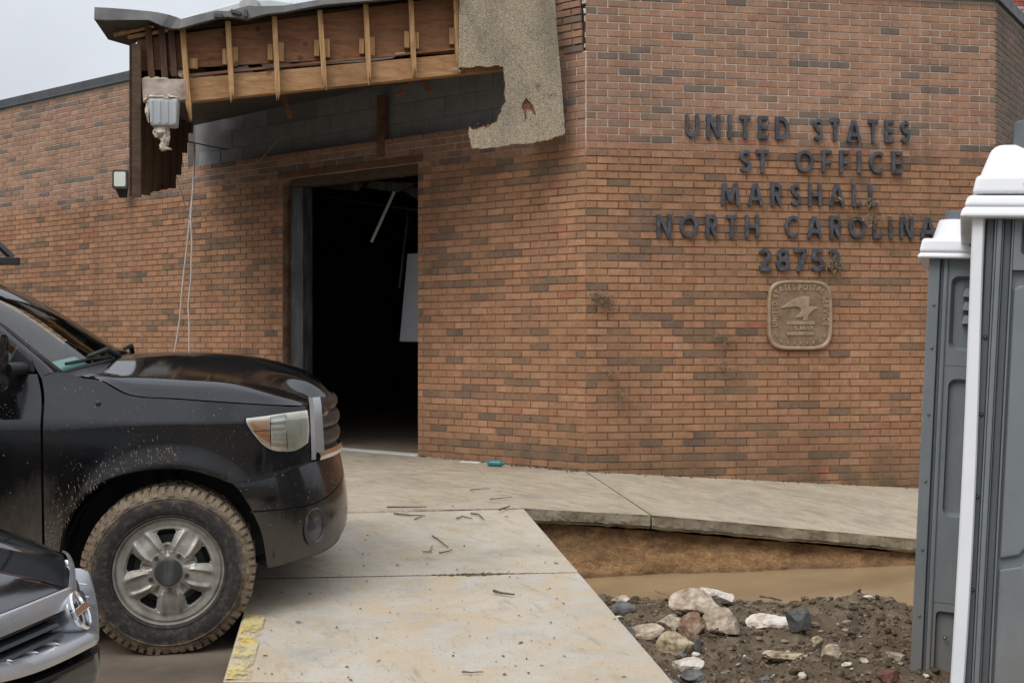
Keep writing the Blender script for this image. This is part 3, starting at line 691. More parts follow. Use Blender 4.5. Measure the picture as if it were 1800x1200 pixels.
# bent metal roof edge
tl = [(166, 13), (190, 14), (230, 17), (262, 20), (277, 22), (296, 26), (312, 31), (318, 34), (340, 28), (380, 19), (400, 20), (430, 12), (470, 11), (500, 10), (530, 5), (570, -2), (640, -9), (720, -18), (810, -26)]
bl = [(166, 35), (190, 36), (225, 36), (250, 36), (262, 36), (285, 46), (301, 51), (315, 51), (340, 44), (380, 33), (400, 30), (434, 34), (470, 25), (500, 22), (530, 16), (570, 9), (640, 3), (720, -4), (810, -14)]
m = MB(); rows = []
for (a, b) in zip(tl, bl):
    o = .10+rnd.uniform(-.015, .015)
    (s0, z0), (s1, z1) = s_on('B', *a, o), s_on('B', *b, o)
    rows.append([cp(s0, z0-.01, -.45), cp(s0, z0+.004, o-.03), cp(s0, z0, o), cp(s1, z1, o+.012), cp(s1, z1-.004, o-.02), cp(s1, z1+.004, o-.06)])
m.grid(rows); m.build('roof_edge_metal', M['fascia'], can, solid=.004)
# its torn underside and the overhang at the left end
def B3(u, v, o): return cp(*s_on('B', u, v, o), o)
m = MB(); lo = [B3(166, 35, .10), B3(190, 69, -.25), B3(232, 81, -.6), B3(260, 60, -.3), B3(262, 37, .10)]
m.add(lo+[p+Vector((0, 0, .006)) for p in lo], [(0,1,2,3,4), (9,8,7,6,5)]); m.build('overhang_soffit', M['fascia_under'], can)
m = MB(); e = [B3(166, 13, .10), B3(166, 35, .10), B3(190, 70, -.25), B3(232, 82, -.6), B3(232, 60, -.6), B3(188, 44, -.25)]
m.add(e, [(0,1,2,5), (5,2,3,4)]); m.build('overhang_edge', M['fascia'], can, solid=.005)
for a, b in (((200, 62), (270, 46)), ((214, 56), (262, 44)), ((225, 66), (300, 52))):
    m = MB(); m.tube([B3(*a, -.1), B3(*b, -.06)], .018, 4); m.build('splintered_batten', M['stud'], can)
for (u, v, w, h, dx) in ((384, 28, 14, 6, .1), (415, 22, 18, 5, .3), (432, 24, 6, 12, 0)):
    m = MB(); c = B3(u, v, .13); m.box(c, (w/205, .03, h/205), Matrix.Rotation(dx, 3, 'Y')); m.build('torn_metal', M['fascia_under'], can)
# ------------------------------------------------------------------ things fixed to or hanging from the canopy and the wall
lb = thing('corner_light', 'pale grey ribbed light box hanging from the canopy corner with yellowed foam', 'light fixture', tuple(cp(-3.68, 3.43, .06)), world=True)
m = MB()
tp = [(-3.80, 3.545), (-3.56, 3.555)]; bt = [(-3.785, 3.325), (-3.575, 3.33)]
m.hexa([cp(*tp[0], .12), cp(*tp[1], .12), cp(*bt[1], .10), cp(*bt[0], .10), cp(*tp[0], -.06), cp(*tp[1], -.06), cp(*bt[1], -.06), cp(*bt[0], -.06)])
m.build('casing', M['boxgrey'], lb, bevel=.012)
for k in range(4):
    s = lerp(-3.775, -3.585, k/3); m = MB(); m.hexa([cp(s-.012, 3.53, .127), cp(s+.012, 3.53, .127), cp(s+.011, 3.345, .108), cp(s-.011, 3.345, .108), cp(s-.012, 3.53, .11), cp(s+.012, 3.53, .11), cp(s+.011, 3.345, .09), cp(s-.011, 3.345, .09)]); m.build('rib', M['boxgrey'], lb, bevel=.004)
def lump(mb, c, sx, sy, sz, seed, n=10):
    rows = []
    for i in range(n+1):
        t = PI*i/n; rw = []
        for j in range(n*2):
            a = 2*PI*j/(n*2); d = Vector((math.sin(t)*math.cos(a), math.sin(t)*math.sin(a), math.cos(t)))
            k = 1+.42*noise.noise(d*1.7+Vector((seed, 0, 0)))+.26*noise.noise(d*4.2+Vector((0, seed, 0)))+.12*noise.noise(d*9+Vector((0, 0, seed)))
            rw.append(Vector(c)+Vector((d.x*sx, d.y*sy, d.z*sz))*k)
        rows.append(rw)
    mb.grid(rows, wrap=True)
m = MB(); lump(m, cp(-3.70, 3.565, .04), .13, .09, .035, 2.); lump(m, cp(-3.80, 3.46, .05), .025, .06, .09, 5.); lump(m, cp(-3.71, 3.30, .03), .075, .05, .065, 3., 16); lump(m, cp(-3.675, 3.235, .03), .038, .035, .07, 8., 16); lump(m, cp(-3.69, 3.165, .03), .026, .03, .05, 11., 14); lump(m, cp(-3.672, 3.142, .03), .045, .03, .014, 9., 14)
m.build('foam', M['foam'], lb, smooth=True)
fl = thing('floodlight', 'small dark floodlight with pale lens on the brick wall left of the canopy', 'light', tuple(wp('A', 6.93, 3.5, .1)), world=True)
m = MB(); c = wp('A', *s_on('A', 213, 316, .17), .17)
fx = Vector((.02, -1, 0)).normalized(); fxx = Vector((-fx.y, fx.x, 0)); F = lambda a, b, d: c+fxx*a+Vector((0, 0, b))+fx*d
def rrect(w, h, r, n=4):
    pts = []
    for cx, cz, a0 in ((w/2-r, h/2-r, 0), (-w/2+r, h/2-r, 90), (-w/2+r, -h/2+r, 180), (w/2-r, -h/2+r, 270)):
        for k in range(n+1): a = R(a0+90*k/n); pts.append((cx+r*math.cos(a), cz+r*math.sin(a)))
    return pts
m.prism(rrect(.19, .24, .02), F, 0, .05); m.build('housing', M['framesteel'], fl, bevel=.006)
m = MB(); m.prism(rrect(.14, .18, .02), F, .045, .056); m.build('lens', M['lightlens'], fl)
m = MB(); m.hexa([F(-.08, -.11, 0), F(.08, -.11, 0), F(.05, -.22, -.08), F(-.05, -.22, -.08), F(-.08, .08, 0), F(.08, .08, 0), F(.05, -.04, -.13), F(-.05, -.04, -.13)]); m.build('ballast_box', M['framesteel'], fl, bevel=.008)
def cable(label, pts, r, mat, w='A', off=.3, cat='cable', name='hanging_cable'):
    P = [wp(w, *s_on(w, u, v, off), off) for u, v in pts]
    Q = []
    for i in range(len(P)-1):
        for k in range(4):
            t = k/4; Q.append(P[i].lerp(P[i+1], t)+Vector((noise.noise(Vector((i+t, r*900, 0)))*.008, 0, 0)))
    Q.append(P[-1]); m = MB(); m.tube(Q, r, 6); o = m.build(name, mat, None, smooth=True); return tag(o, label, cat)
cable('longer white cable hanging down the brick wall to the left, its end by the hood', [(342, 250), (340, 330), (334, 380), (329, 430), (322, 500), (316, 560), (306, 622)], .0105, M['wire'])
cable('white cable with a slack bend hanging closest to the doorway', [(343, 262), (339, 340), (335, 385), (337, 440), (336, 480), (331, 540), (333, 580), (332, 622)], .0095, M['wire'])
cable('thin tan wire dropping from the foam under the light box', [(291, 262), (302, 285), (312, 320), (320, 345), (328, 375), (333, 385)], .006, M['wiretan'], off=.9)
cable('thin brown wire running slantwise across the shaded wall', [(500, 232), (470, 268), (440, 300), (410, 335), (380, 362), (352, 388)], .005, M['wiretan'], off=.25)
o = cable('thin dark rod sticking out of the shaded block wall', [(318, 247), (345, 252), (372, 258), (398, 263)], .008, M['framesteel'], off=.2, cat='rod', name='metal_rod')
# rooftop unit
ru = thing('rooftop_unit', 'pale rounded ventilation unit standing on the roof behind the canopy', 'ventilation unit', (-3.6, 15.2, 4.65), world=True)
m = MB(); m.prism([(-4.35, 4.65), (-2.9, 4.65), (-2.9, 5.98), (-3.2, 6.02), (-3.52, 6.02), (-3.62, 5.98), (-4.35, 5.78)], lambda a, b, d: (a, d, b), 15.0, 16.2); m.build('casing', M['hvac'], ru, bevel=.03)
m = MB(); m.prism([(-3.58, 5.4), (-3.32, 5.4), (-3.32, 5.96), (-3.40, 6.03), (-3.50, 6.03), (-3.58, 5.96)], lambda a, b, d: (a, d, b), 14.92, 14.99); m.build('hood', M['strip'], ru, bevel=.02)
m = MB(); m.box((-3.43, 14.90, 5.86), (.09, .03, .05)); m.build('latch', M['framesteel'], ru)
# neighbouring building
nb = thing('neighbouring_building', 'red brick building with washed off white paint behind the far return wall', 'building', (10.5, 21, 0), world=True)
m = MB(); m.box2((8.3, 21, -.5), (17, 27, 9.5)); m.build('wall', M['greygrout'], nb)
m = MB()
for k in range(0, 146):
    z = -.5+.0677*k
    if z < 5.2 or z > 8.4: continue
    x = 8.3+(k % 2)*.1
    while x < 10.6:
        m.tone = rnd.random(); m.box((x+.1, 20.995, z+.03), (.188, .03, .056)); x += .203
tag(m.build('brickwork', M['redbrick'], nb), kind='stuff')
m = MB(); m.box2((8.2, 20.9, 9.5), (17.1, 27.1, 9.7)); m.build('coping', M['coping'], nb)
# ------------------------------------------------------------------ lettering
def arc(cx, cy, rx, ry, a0, a1, n=14): return [(cx+rx*math.cos(R(lerp(a0, a1, i/n))), cy+ry*math.sin(R(lerp(a0, a1, i/n)))) for i in range(n+1)]
T = .17; H = T/2
GL = {
 'U': (.72, [[(H, 1)]+arc(.36, .36, .26, .26, 180, 360)+[(.62, 1)]]),
 'N': (.74, [[(H, 0), (H, 1)], [(.12, .98), (.62, .02)], [(.64, 0), (.64, 1)]]),
 'I': (.20, [[(H, 0), (H, 1)]]),
 'T': (.58, [[(0, 1-H), (.58, 1-H)], [(.29, 0), (.29, 1-T)]]),
 'E': (.54, [[(H, 0), (H, 1)], [(T, 1-H), (.54, 1-H)], [(T, .5), (.51, .5)], [(T, H), (.54, H)]]),
 'F': (.52, [[(H, 0), (H, 1)], [(T, 1-H), (.52, 1-H)], [(T, .48), (.49, .48)]]),
 'D': (.74, [[(H, 0), (H, 1)], [(T, H), (.30, H)]+arc(.30, .5, .34, .4, -90, 90)+[(T, 1-H)]]),
 'S': (.58, [arc(.29, .72, .19, .18, 25, 270, 12)[:-1]+arc(.29, .29, .19, .19, 90, -155, 14)]),
 'A': (.86, [[(.09, 0), (.40, .95)], [(.77, 0), (.46, .95)], [(.24, .30), (.62, .30)]]),
 'O': (.96, [arc(.48, .5, .38, .4, 0, 360, 30)]),
 'C': (.82, [arc(.48, .5, .38, .4, 48, 312, 22)]),
 'M': (1.02, [[(.10, 0), (.20, .98)], [(.22, .97), (.51, .16)], [(.80, .97), (.51, .16)], [(.92, 0), (.82, .98)]]),
 'R': (.64, [[(H, 0), (H, 1)], [(T, 1-H), (.32, 1-H)]+arc(.32, .70, .19, .20, 90, -90, 12)+[(T, .50)], [(.30, .42), (.53, .02)]]),
 'P': (.62, [[(H, 0), (H, 1)], [(T, 1-H), (.32, 1-H)]+arc(.32, .68, .2, .22, 90, -90, 12)+[(T, .46)]]),
 'H': (.72, [[(H, 0), (H, 1)], [(.62, 0), (.62, 1)], [(T, .5), (.52, .5)]]),
 'L': (.50, [[(H, 0), (H, 1)], [(T, H), (.50, H)]]),
 'V': (.84, [[(.09, 1), (.40, .04)], [(.75, 1), (.44, .04)]]),
 '.': (.22, [[(H, 0), (H, .2)]]),
 '2': (.60, [arc(.29, .69, .19, .21, 160, -20, 12)+[(.10, .14)], [(.06, H), (.58, H)]]),
 '8': (.62, [arc(.31, .72, .17, .18, 0, 360, 20), arc(.31, .30, .21, .20, 0, 360, 20)]),
 '7': (.60, [[(.02, 1-H), (.58, 1-H)], [(.50, .82), (.20, 0)]]),
 '5': (.60, [[(.54, 1-H), (.17, 1-H), (.13, .56)]+arc(.28, .32, .22, .225, 110, -150, 14)]),
 '3': (.60, [arc(.27, .72, .18, .18, 150, -90, 12), arc(.27, .31, .21, .21, 90, -150, 14)]),
}
def stroke(mb, pts, t, fr, d0, d1):
    n = len(pts); closed = n > 4 and (Vector(pts[0])-Vector(pts[-1])).length < 1e-6
    if closed: pts = pts[:-1]; n -= 1
    P = [Vector(p) for p in pts]; Lf = []; Rt = []
    for i in range(n):
        a = P[(i-1) % n] if (closed or i > 0) else None; b = P[(i+1) % n] if (closed or i < n-1) else None
        d1_ = (P[i]-a).normalized() if a is not None else (b-P[i]).normalized()
        d2_ = (b-P[i]).normalized() if b is not None else d1_
        tn = (d1_+d2_); tn = tn.normalized() if tn.length > 1e-6 else d1_
        nn = Vector((-tn.y, tn.x)); k = t/2/max(.35, nn.dot(Vector((-d1_.y, d1_.x))))
        Lf.append(P[i]+nn*k); Rt.append(P[i]-nn*k)
    vs = []
    for i in range(n):
        vs += [fr(*Lf[i], d0), fr(*Rt[i], d0), fr(*Lf[i], d1), fr(*Rt[i], d1)]
    fs = []
    for i in range(n if closed else n-1):
        a, b = 4*i, 4*((i+1) % n)
        fs += [(a+2, a+3, b+3, b+2), (a, b, b+1, a+1), (a, a+2, b+2, b), (a+1, b+1, b+3, a+3)]
    if not closed: fs += [(0, 1, 3, 2), (4*n-4, 4*n-2, 4*n-1, 4*n-3)]
    mb.add(vs, fs)
def word_widths(w, gap): return sum(GL[c][0] for c in w)+gap*(len(w)-1)
sign = thing('wall_lettering', 'dark raised letters naming the post office on the chamfered brick wall, two letters lost', 'sign', tuple(wp('B', 2.2, 2.8, .02)), world=True)
for text, u0, u1, vb0, vb1 in (('UNITED', 1203, 1385, 243, 247), ('STATES', 1427, 1597, 249, 253), ('ST', 1297, 1349, 304, 305), ('OFFICE', 1396, 1583, 304, 307), ('MARSHALL', 1265, 1540, 362, 364), ('NORTH', 1153, 1332, 418, 419), ('CAROLINA', 1377, 1641, 419, 421), ('28753', 1331, 1476, 477, 478)):
    s0, za = s_on('B', u0, vb0); s1, zb = s_on('B', u1, vb1); hgt = .213
    gap = .42 if not text[0].isdigit() else .16
    if text == 'ST': gap = .2
    ww = word_widths(text, gap); k = (s1-s0)/ww; x = 0.
    for c in text:
        w_, st = GL[c]; m = MB(); tilt = rnd.uniform(-.012, .012)
        for i, pl in enumerate(st):
            def fr(a, b, d, x=x): return wp('B', s0+(x+a)*k+b*tilt*.2, lerp(za, zb, (x+a)/ww)+b*hgt, d)
            tk = T
            sub = MB(); stroke(sub, pl, tk, fr, .012, .042+.0022*i); m.add(sub.v, sub.f)
        m.build('letter', M['letter'], sign, bevel=.003)
        x += w_+gap
def bank():
    m = MB(); rows = []
    for k in range(34):
        t = k/33; row = []
        for i in range(241):
            q = lerp(-.35, 3.7, i/240); zt = lerp(.175, -.135, clamp(q/2.9)); z = lerp(zt, WZ-.10, t)
            e = -.10+.07*noise.noise(Vector((q*1.3, 3.1, 0)))+.20*t**1.3
            e += .045*fbm(q, z*2.2, 5.5, 4, 3.2)+.030*fbm(q, z, 2.5, 4, 11.)+.014*fbm(q*1., z, 7.5, 3, 34.)
            e -= .05*max(0., fbm(q, 0, 8.8, 2, 2.6)-.1)*(1-t)
            p = E0+DB*q+NB*e; row.append(Vector((p.x, p.y, z)))
        rows.append(row)
    m.grid(rows); o = m.build('earth_bank', M['clay'], None, smooth=True); tag(o, 'rough orange earth bank under the broken edge of the sidewalk', kind='structure')
def grass_clump(label, spots, n, ln, name='dry_grass_clump', group=None):
    m = MB()
    for (u, v, ru, rv) in spots:
        for k in range(n):
            uu, vv = u+rnd.gauss(0, ru), v+rnd.gauss(0, rv); s, z = s_on('B', uu, vv, .05)
            p = wp('B', s, z, .05+rnd.uniform(-.02, .03)); a = rnd.gauss(0, 1.1) if rnd.random() < .6 else rnd.uniform(0, PI)
            q = DB*math.cos(a)+Vector((0, 0, math.sin(a))); l_ = ln*rnd.uniform(.4, 1.2)
            mid = p+q*l_*.5+Vector((rnd.uniform(-.02, .02), 0, rnd.uniform(-.03, .01)))+NB*rnd.uniform(0, .02); e = p+q*l_+Vector((0, 0, rnd.uniform(-.05, .01)))
            m.tube([p, mid, e], [.0035, .003, .0012], 3)
        for k in range(n//6):
            uu, vv = u+rnd.gauss(0, ru), v+rnd.gauss(0, rv); s, z = s_on('B', uu, vv, .06); p = wp('B', s, z, .06)
            a = rnd.uniform(0, PI); q = (DB*math.cos(a)+Vector((0, 0, math.sin(a))))*.035; r_ = (DB*-math.sin(a)+Vector((0, 0, math.cos(a)))+NB*rnd.uniform(-.6, .6))*.012
            m.add([p-q, p+r_, p+q, p-r_], [(0, 1, 2), (0, 2, 3)])
    o = m.build(name, M['straw'], None, fixn=False); return tag(o, label, 'debris', group)
grass_clump('long tangle of dry grass and leaves caught across the last letters of the fourth line', [(1500, 385, 10, 5), (1525, 390, 14, 7), (1555, 384, 8, 5), (1590, 384, 7, 5), (1545, 395, 22, 8)], 11, .15)
grass_clump('dense round nest of dry grass caught on the last digit', [(1460, 461, 8, 7), (1466, 466, 6, 5)], 24, .08)
grass_clump('grey leafy clump of debris stuck on the bricks beside the wall corner', [(1050, 522, 8, 5), (1066, 533, 5, 6)], 34, .09)
grass_clump('small straw wisp on the bricks below and left of the round plaque', [(1262, 593, 7, 3), (1275, 600, 8, 3)], 14, .09)
grass_clump('narrow streak of grass stuck low on the chamfer wall near its left end', [(1072, 660, 4, 10), (1090, 698, 5, 8)], 12, .10)
grass_clump('few straws caught on the foot of the third line, at its last letters', [(1470, 350, 8, 7), (1530, 358, 6, 3)], 14, .08)
grass_clump('little tuft hanging on the bricks under the plaque\'s left corner', [(1268, 640, 4, 4), (1285, 650, 6, 2)], 10, .07)
# ------------------------------------------------------------------ plaque
(sa, za), (sb, zb) = s_on('B', 1347.5, 556), s_on('B', 1460, 553)
pc_s, pc_z = (sa+sb)/2, s_on('B', 1403, 554)[1]; PWD = sb-sa; PHT = s_on('B', 1403, 493)[1]-s_on('B', 1403, 614.5)[1]
plq = thing('wall_plaque', 'bronze rounded square plaque with an eagle in relief under the lettering', 'plaque', tuple(wp('B', pc_s, pc_z, .02)), world=True)
PF = lambda a, b, d: wp('B', pc_s+a, pc_z+b, d)
def squircle(w, h, e=4.6, n=64):
    p = []
    for i in range(n):
        t = 2*PI*i/n; c, s_ = math.cos(t), math.sin(t)
        p.append((w/2*math.copysign(abs(c)**(2/e), c), h/2*math.copysign(abs(s_)**(2/e), s_)))
    return p
m = MB(); m.prism(squircle(PWD-.03, PHT-.03), PF, .004, .034); m.build('back_plate', M['bronze'], plq)
m = MB(); rows = []
for sc, d in ((0, .004), (0, .040), (.008, .048), (.020, .048), (.030, .036), (.034, .030)):
    rows.append([PF(a, b, d) for a, b in squircle(PWD-2*sc, PHT-2*sc)])
m.grid(rows, wrap=True); m.build('rim', M['bronze_hi'], plq, smooth=True)
zx = lambda x, y: ((x-730)/268*PWD, -(y-969)/284*PHT)     # traced from an enlargement of the plaque
eag = [(768, 893), (748, 891), (722, 897), (690, 911), (662, 930), (645, 943), (672, 938), (700, 935), (722, 936), (731, 944), (732, 956), (722, 968), (706, 980), (728, 979), (742, 976), (741, 991), (762, 990), (760, 975), (770, 962), (780, 952), (788, 947), (803, 942), (797, 936), (786, 931), (770, 936), (764, 932), (768, 915)]
m = MB(); m.prism([zx(*p) for p in eag], PF, .030, .044); m.build('eagle', M['bronze_hi'], plq, bevel=.004)
for y0, y1 in ((993, 1008), (1036, 1051)):
    m = MB(); a, b = zx(674, y1), zx(790, y0); m.prism([a, (b[0], a[1]), b, (a[0], b[1])], PF, .030, .042); m.build('bar', M['bronze_hi'], plq, bevel=.002)
def small_text(mb, text, fr, k, gap=.2, t=.24, d0=.030, d1=.041):
    x = 0.
    for c in text:
        if c == ' ': x += .5; continue
        w_, st = GL[c]
        for i, p in enumerate(st): stroke(mb, [(x*k+a*k, b*k) for a, b in p], t*k, fr, d0, d1+.0008*i)
        x += w_+gap
    return x*k
m = MB(); a = zx(680, 1031); kk = (zx(788, 0)[0]-a[0])/(word_widths('U.S.MAIL', .12)); small_text(m, 'U.S.MAIL', lambda p, q, d: PF(a[0]+p, a[1]+q*.9, d), kk, .12, .25); m.build('lettering', M['bronze_hi'], plq)
# the words running round the edge
ring = squircle(PWD-.125, PHT-.125, 4.6, 400); rr = [Vector(p) for p in ring]
# start at the lower left, go up, over and down the right side (clockwise)
st = min(range(400), key=lambda i: (rr[i]-Vector((-(PWD-.125)/2, -.105))).length)
path = [rr[(st-i) % 400] for i in range(400)]
cum = [0.]
for i in range(1, 400): cum.append(cum[-1]+(path[i]-path[i-1]).length)
end = min(range(200, 400), key=lambda i: (path[i]-Vector(((PWD-.125)/2, -.105))).length)
TOT = cum[end]
def on_ring(l_):
    l_ = clamp(l_, 0, cum[-2]); i = max(j for j in range(399) if cum[j] <= l_)
    t = (l_-cum[i])/max(1e-9, cum[i+1]-cum[i]); p = path[i].lerp(path[i+1], t); tn = (path[min(i+4, 399)]-path[max(i-4, 0)]).normalized(); return p, tn
txt = 'UNITED STATES POSTAL SERVICE'
wid = sum(.5 if c == ' ' else GL[c][0]+.22 for c in txt); k = TOT/wid; m = MB(); x = 0.
for c in txt:
    if c == ' ': x += .5; continue
    w_, stt = GL[c]; p, tn = on_ring((x+w_/2)*k); nn = Vector((-tn.y, tn.x))
    kh = k*1.12
    for i, pl in enumerate(stt):
        stroke(m, [((a-w_/2)*k, (b-.5)*kh) for a, b in pl], .25*k, lambda a, b, d, p=p, tn=tn, nn=nn: PF(p.x+tn.x*a+nn.x*b, p.y+tn.y*a+nn.y*b, d), .030, .0415+.0007*i)
    x += w_+.22
tag(m.build('rim_lettering', M['bronze_hi'], plq), kind='stuff')
def star(c, r): return [(c[0]+(r if i % 2 == 0 else r*.42)*math.sin(PI*i/5), c[1]+(r if i % 2 == 0 else r*.42)*math.cos(PI*i/5)) for i in range(10)]
for p in ((633, 1055), (651, 1075), (678, 1081), (705, 1083), (731, 1083), (758, 1082), (785, 1080), (812, 1073), (831, 1054)):
    m = MB(); m.prism(star(zx(*p), .021), PF, .030, .040); m.build('star', M['bronze_hi'], plq)

# ------------------------------------------------------------------ ground, sidewalk, ramp
E0 = Vector((.0833, 8.328, .28))
RD = -DB; RN = NB
def zw(X, Y):       # sidewalk surface left of the joint and right of it
    n = .0035*(X-E0.x)*-1+.0219*(Y-E0.y)+.28
    return n
J = at_depth(1145, 905, 8.481); K = at_depth(1610, 947, 8.811)
wr = at_depth(1610, 858, 10.79); cz = Vector((.669, 10.3, .32))
cons = MB()
def slab(name, c, th, mat, parent, nu=40, nv=24, rough=(0, 0, 0, 0), seed=0., bow=None, emat=None, org=None):
    """concrete slab from four corners (near left, near right, far right, far left); broken lower edges where rough"""
    a, b, d, e = [Vector(p) for p in c]
    top = [[(a.lerp(b, i/nu)).lerp(e.lerp(d, i/nu), j/nv) for i in range(nu+1)] for j in range(nv+1)]
    for r_ in top:
        for p in r_: p.z += .004*fbm(p.x, p.y, seed, 3, 1.3)
    m = MB(); m.grid(top)
    o = m.build(name, mat, parent, smooth=True)
    edges = [top[0], [r_[-1] for r_ in top], top[-1][::-1], [r_[0] for r_ in top][::-1]]
    mid = (a+b+d+e)/4
    m = MB(); rows = [[] for _ in range(9)]
    for ei, ed in enumerate(edges):
        n = len(ed)
        dd = (ed[-1]-ed[0]).normalized(); out = Vector((dd.y, -dd.x, 0))
        if out.dot(mid-ed[0]) > 0: out = -out
        sub = []
        for i in range(n-1):
            for k in range(4): sub.append(ed[i].lerp(ed[i+1], k/4))
        for p in sub:
            rg = rough[ei]
            for k in range(9):
                t = k/8
                tt = th*(1+rg*(.28*fbm(p.x, p.y, seed, 3, 2.2)+.12*fbm(p.x, p.y, seed, 2, 12)))
                q = p+Vector((0, 0, -tt*t))
                if 0 < k: q += out*(rg*.016*noise.noise(Vector((p.x*7, p.y*7, k*.12+seed)))+rg*.006*noise.noise(Vector((p.x*40, p.y*40, k*.9)))-rg*.03*max(0, t-.75)*4-.002)
                rows[k].append(q)
    m.grid(rows, wrap=True)
    # underside
    m.add([Vector((p.x, p.y, p.z-th*.9)) for p in (a, b, d, e)], [(3, 2, 1, 0)])
    m.build('slab_edge', emat or mat, o, smooth=True, fixn=True); return o
walk = thing('sidewalk', 'undermined concrete sidewalk along the foot of the brick wall', None, kind='structure')
def wl(s): return wp('A', s, lerp(.32, .353, s/2), -.03)
L1 = E0+RD*3.4; L1.z = .27
slab('slab', (E0.copy(), J-DB*.006, Vector((cz.x-.006, cz.y, cz.z)), wp('A', 1.4, .343, -.03)), .105, M['walk'], walk, 40, 40, (1, .6, 0, 0), 1., emat=M['slab_edge'])
slab('slab', (L1, E0.copy(), wp('A', 1.4, .343, -.03), wp('A', 5.9, .37, -.03)), .11, M['walk'], walk, 50, 40, (.1, 0, 0, .3), 2., emat=M['slab_edge'])
far = wp('B', 4.6, .02, -.02); K2 = J.lerp(K, 1.75)
slab('slab', (J+DB*.006, K2, far, Vector((cz.x+.008, cz.y+.003, cz.z))), .105, M['walk'], walk, 80, 40, (1, .5, 0, .6), 3., emat=M['slab_edge'])
# ramp: two slabs
rampo = thing('concrete_ramp', 'muddy concrete ramp slabs rising to the doorway', None, kind='structure')
def rz(Y): return .28-.0492*(8.33-Y) if Y > 3.6 else .047-.02*(3.6-Y)
def RP(X, Y): return Vector((X, Y, rz(Y)))
def rline(Y, w): # right edge w=0, left edge w=1
    xr = .083+.1584*(8.33-Y); return xr-1.83*w-(0 if Y > 5 else 0)
G = -.012
a = [RP(rline(6.35, 1), 6.335), RP(rline(6.476, 0), 6.47), E0+NB*.014-Vector((0, 0, .003)), E0+NB*.014+RD*1.83-Vector((0, 0, .003))]
slab('slab', a, .13, M['ramp'], rampo, 40, 40, (0, .25, 0, .15), 4., emat=M['slab_edge'])
b = [RP(rline(4.68, 1)-.02, 4.68), RP(rline(4.62, 0), 4.62), RP(rline(6.476, 0), 6.456), RP(rline(6.35, 1), 6.32)]
slab('slab', b, .14, M['ramp2'], rampo, 40, 40, (0, .25, 0, .15), 5., emat=M['slab_edge'])
c = [RP(rline(2.6, 1)-.04, 2.6), RP(rline(2.6, 0), 2.6), RP(rline(4.62, 0), 4.608), RP(rline(4.68, 1)-.02, 4.668)]
slab('slab', c, .14, M['ramp2'], rampo, 30, 30, (0, .25, 0, .15), 6., emat=M['slab_edge'])
# worn yellow kerb paint on the ramp's left margin
m, N, L, bb = mat_new('worn_yellow_paint'); P = coords(N, 'World')
n1 = n_noise(N, L, n_map(N, L, P, (1.4, 1, 1)), 7, 7, .72); tr = N.new('ShaderNodeBsdfTransparent'); ms = N.new('ShaderNodeMixShader')
L.new(n_ramp(N, L, n_noise(N, L, P, 6, 6, .7), [(.36, (.47,.41,.28)), (.5, (.54,.45,.22)), (.6, (.60,.43,.10)), (.7, (.62,.40,.03))]), bb.inputs['Base Color']); bb.inputs['Roughness'].default_value = .7
L.new(n_range(N, L, n1, .40, .54, 0, .95), ms.inputs[0]); L.new(tr.outputs[0], ms.inputs[1]); L.new(bb.outputs[0], ms.inputs[2]); L.new(ms.outputs[0], N['Material Output'].inputs[0]); M['yellow'] = m
for y0, y1 in ((4.70, 5.62), (2.7, 4.64)):
    mm = MB(); rows = []
    for i in range(31):
        Y = lerp(y0, y1, i/30); x = rline(Y, 1)-.02*(clamp((6.3-Y)/1.6))
        rows.append([Vector((x+.006, Y, rz(Y)+.007)), Vector((x+.108+.006*fbm(Y, 3, 0, 3, 8), Y, rz(Y)+.007))])
    mm.grid(rows); mm.build('yellow_paint', M['yellow'], rampo)
# soil, water and the lot
def edge_e(X, Y): p = Vector((X, Y))-E0.to_2d(); return p.dot(NB.to_2d()), p.dot(DB.to_2d())
WZ = -.232
def ground_h(X, Y):
    e, q = edge_e(X, Y)
    n1 = fbm(X, Y, 1.7, 5, 1.6); n2 = fbm(X, Y, 4.1, 4, 6.)
    zt = lerp(.16, -.145, clamp(q/2.9)); 
    e0_ = -.42+.05*n1
    if e < e0_: bank = zt
    else:
        t = clamp((e-e0_)/(.30)); bank = lerp(zt, -.32, t**1.2)
    e2 = .46+.49*max(q, 0)+.18*n1+.07*n2
    if q > 1.9: e2 += (q-1.9)*.5
    md = -.175+.10*sstep(.9, 2.6, e)+.065*n1+.075*n2+.05*abs(fbm(X, Y, 9., 3, 13.))
    md += .05*math.exp(-(((X-1.15)/.45)**2+((Y-6.7)/.4)**2))+.11*math.exp(-(((X-1.95)/.40)**2+((Y-6.55)/.22)**2))-.05*math.exp(-(((X-1.35)/.3)**2+((Y-5.7)/.5)**2))
    mud = lerp(-.31, md, sstep(e2-.04, e2+.30, e))
    return bank if e < .18 else (lerp(bank, mud, sstep(.18, .4, e)))
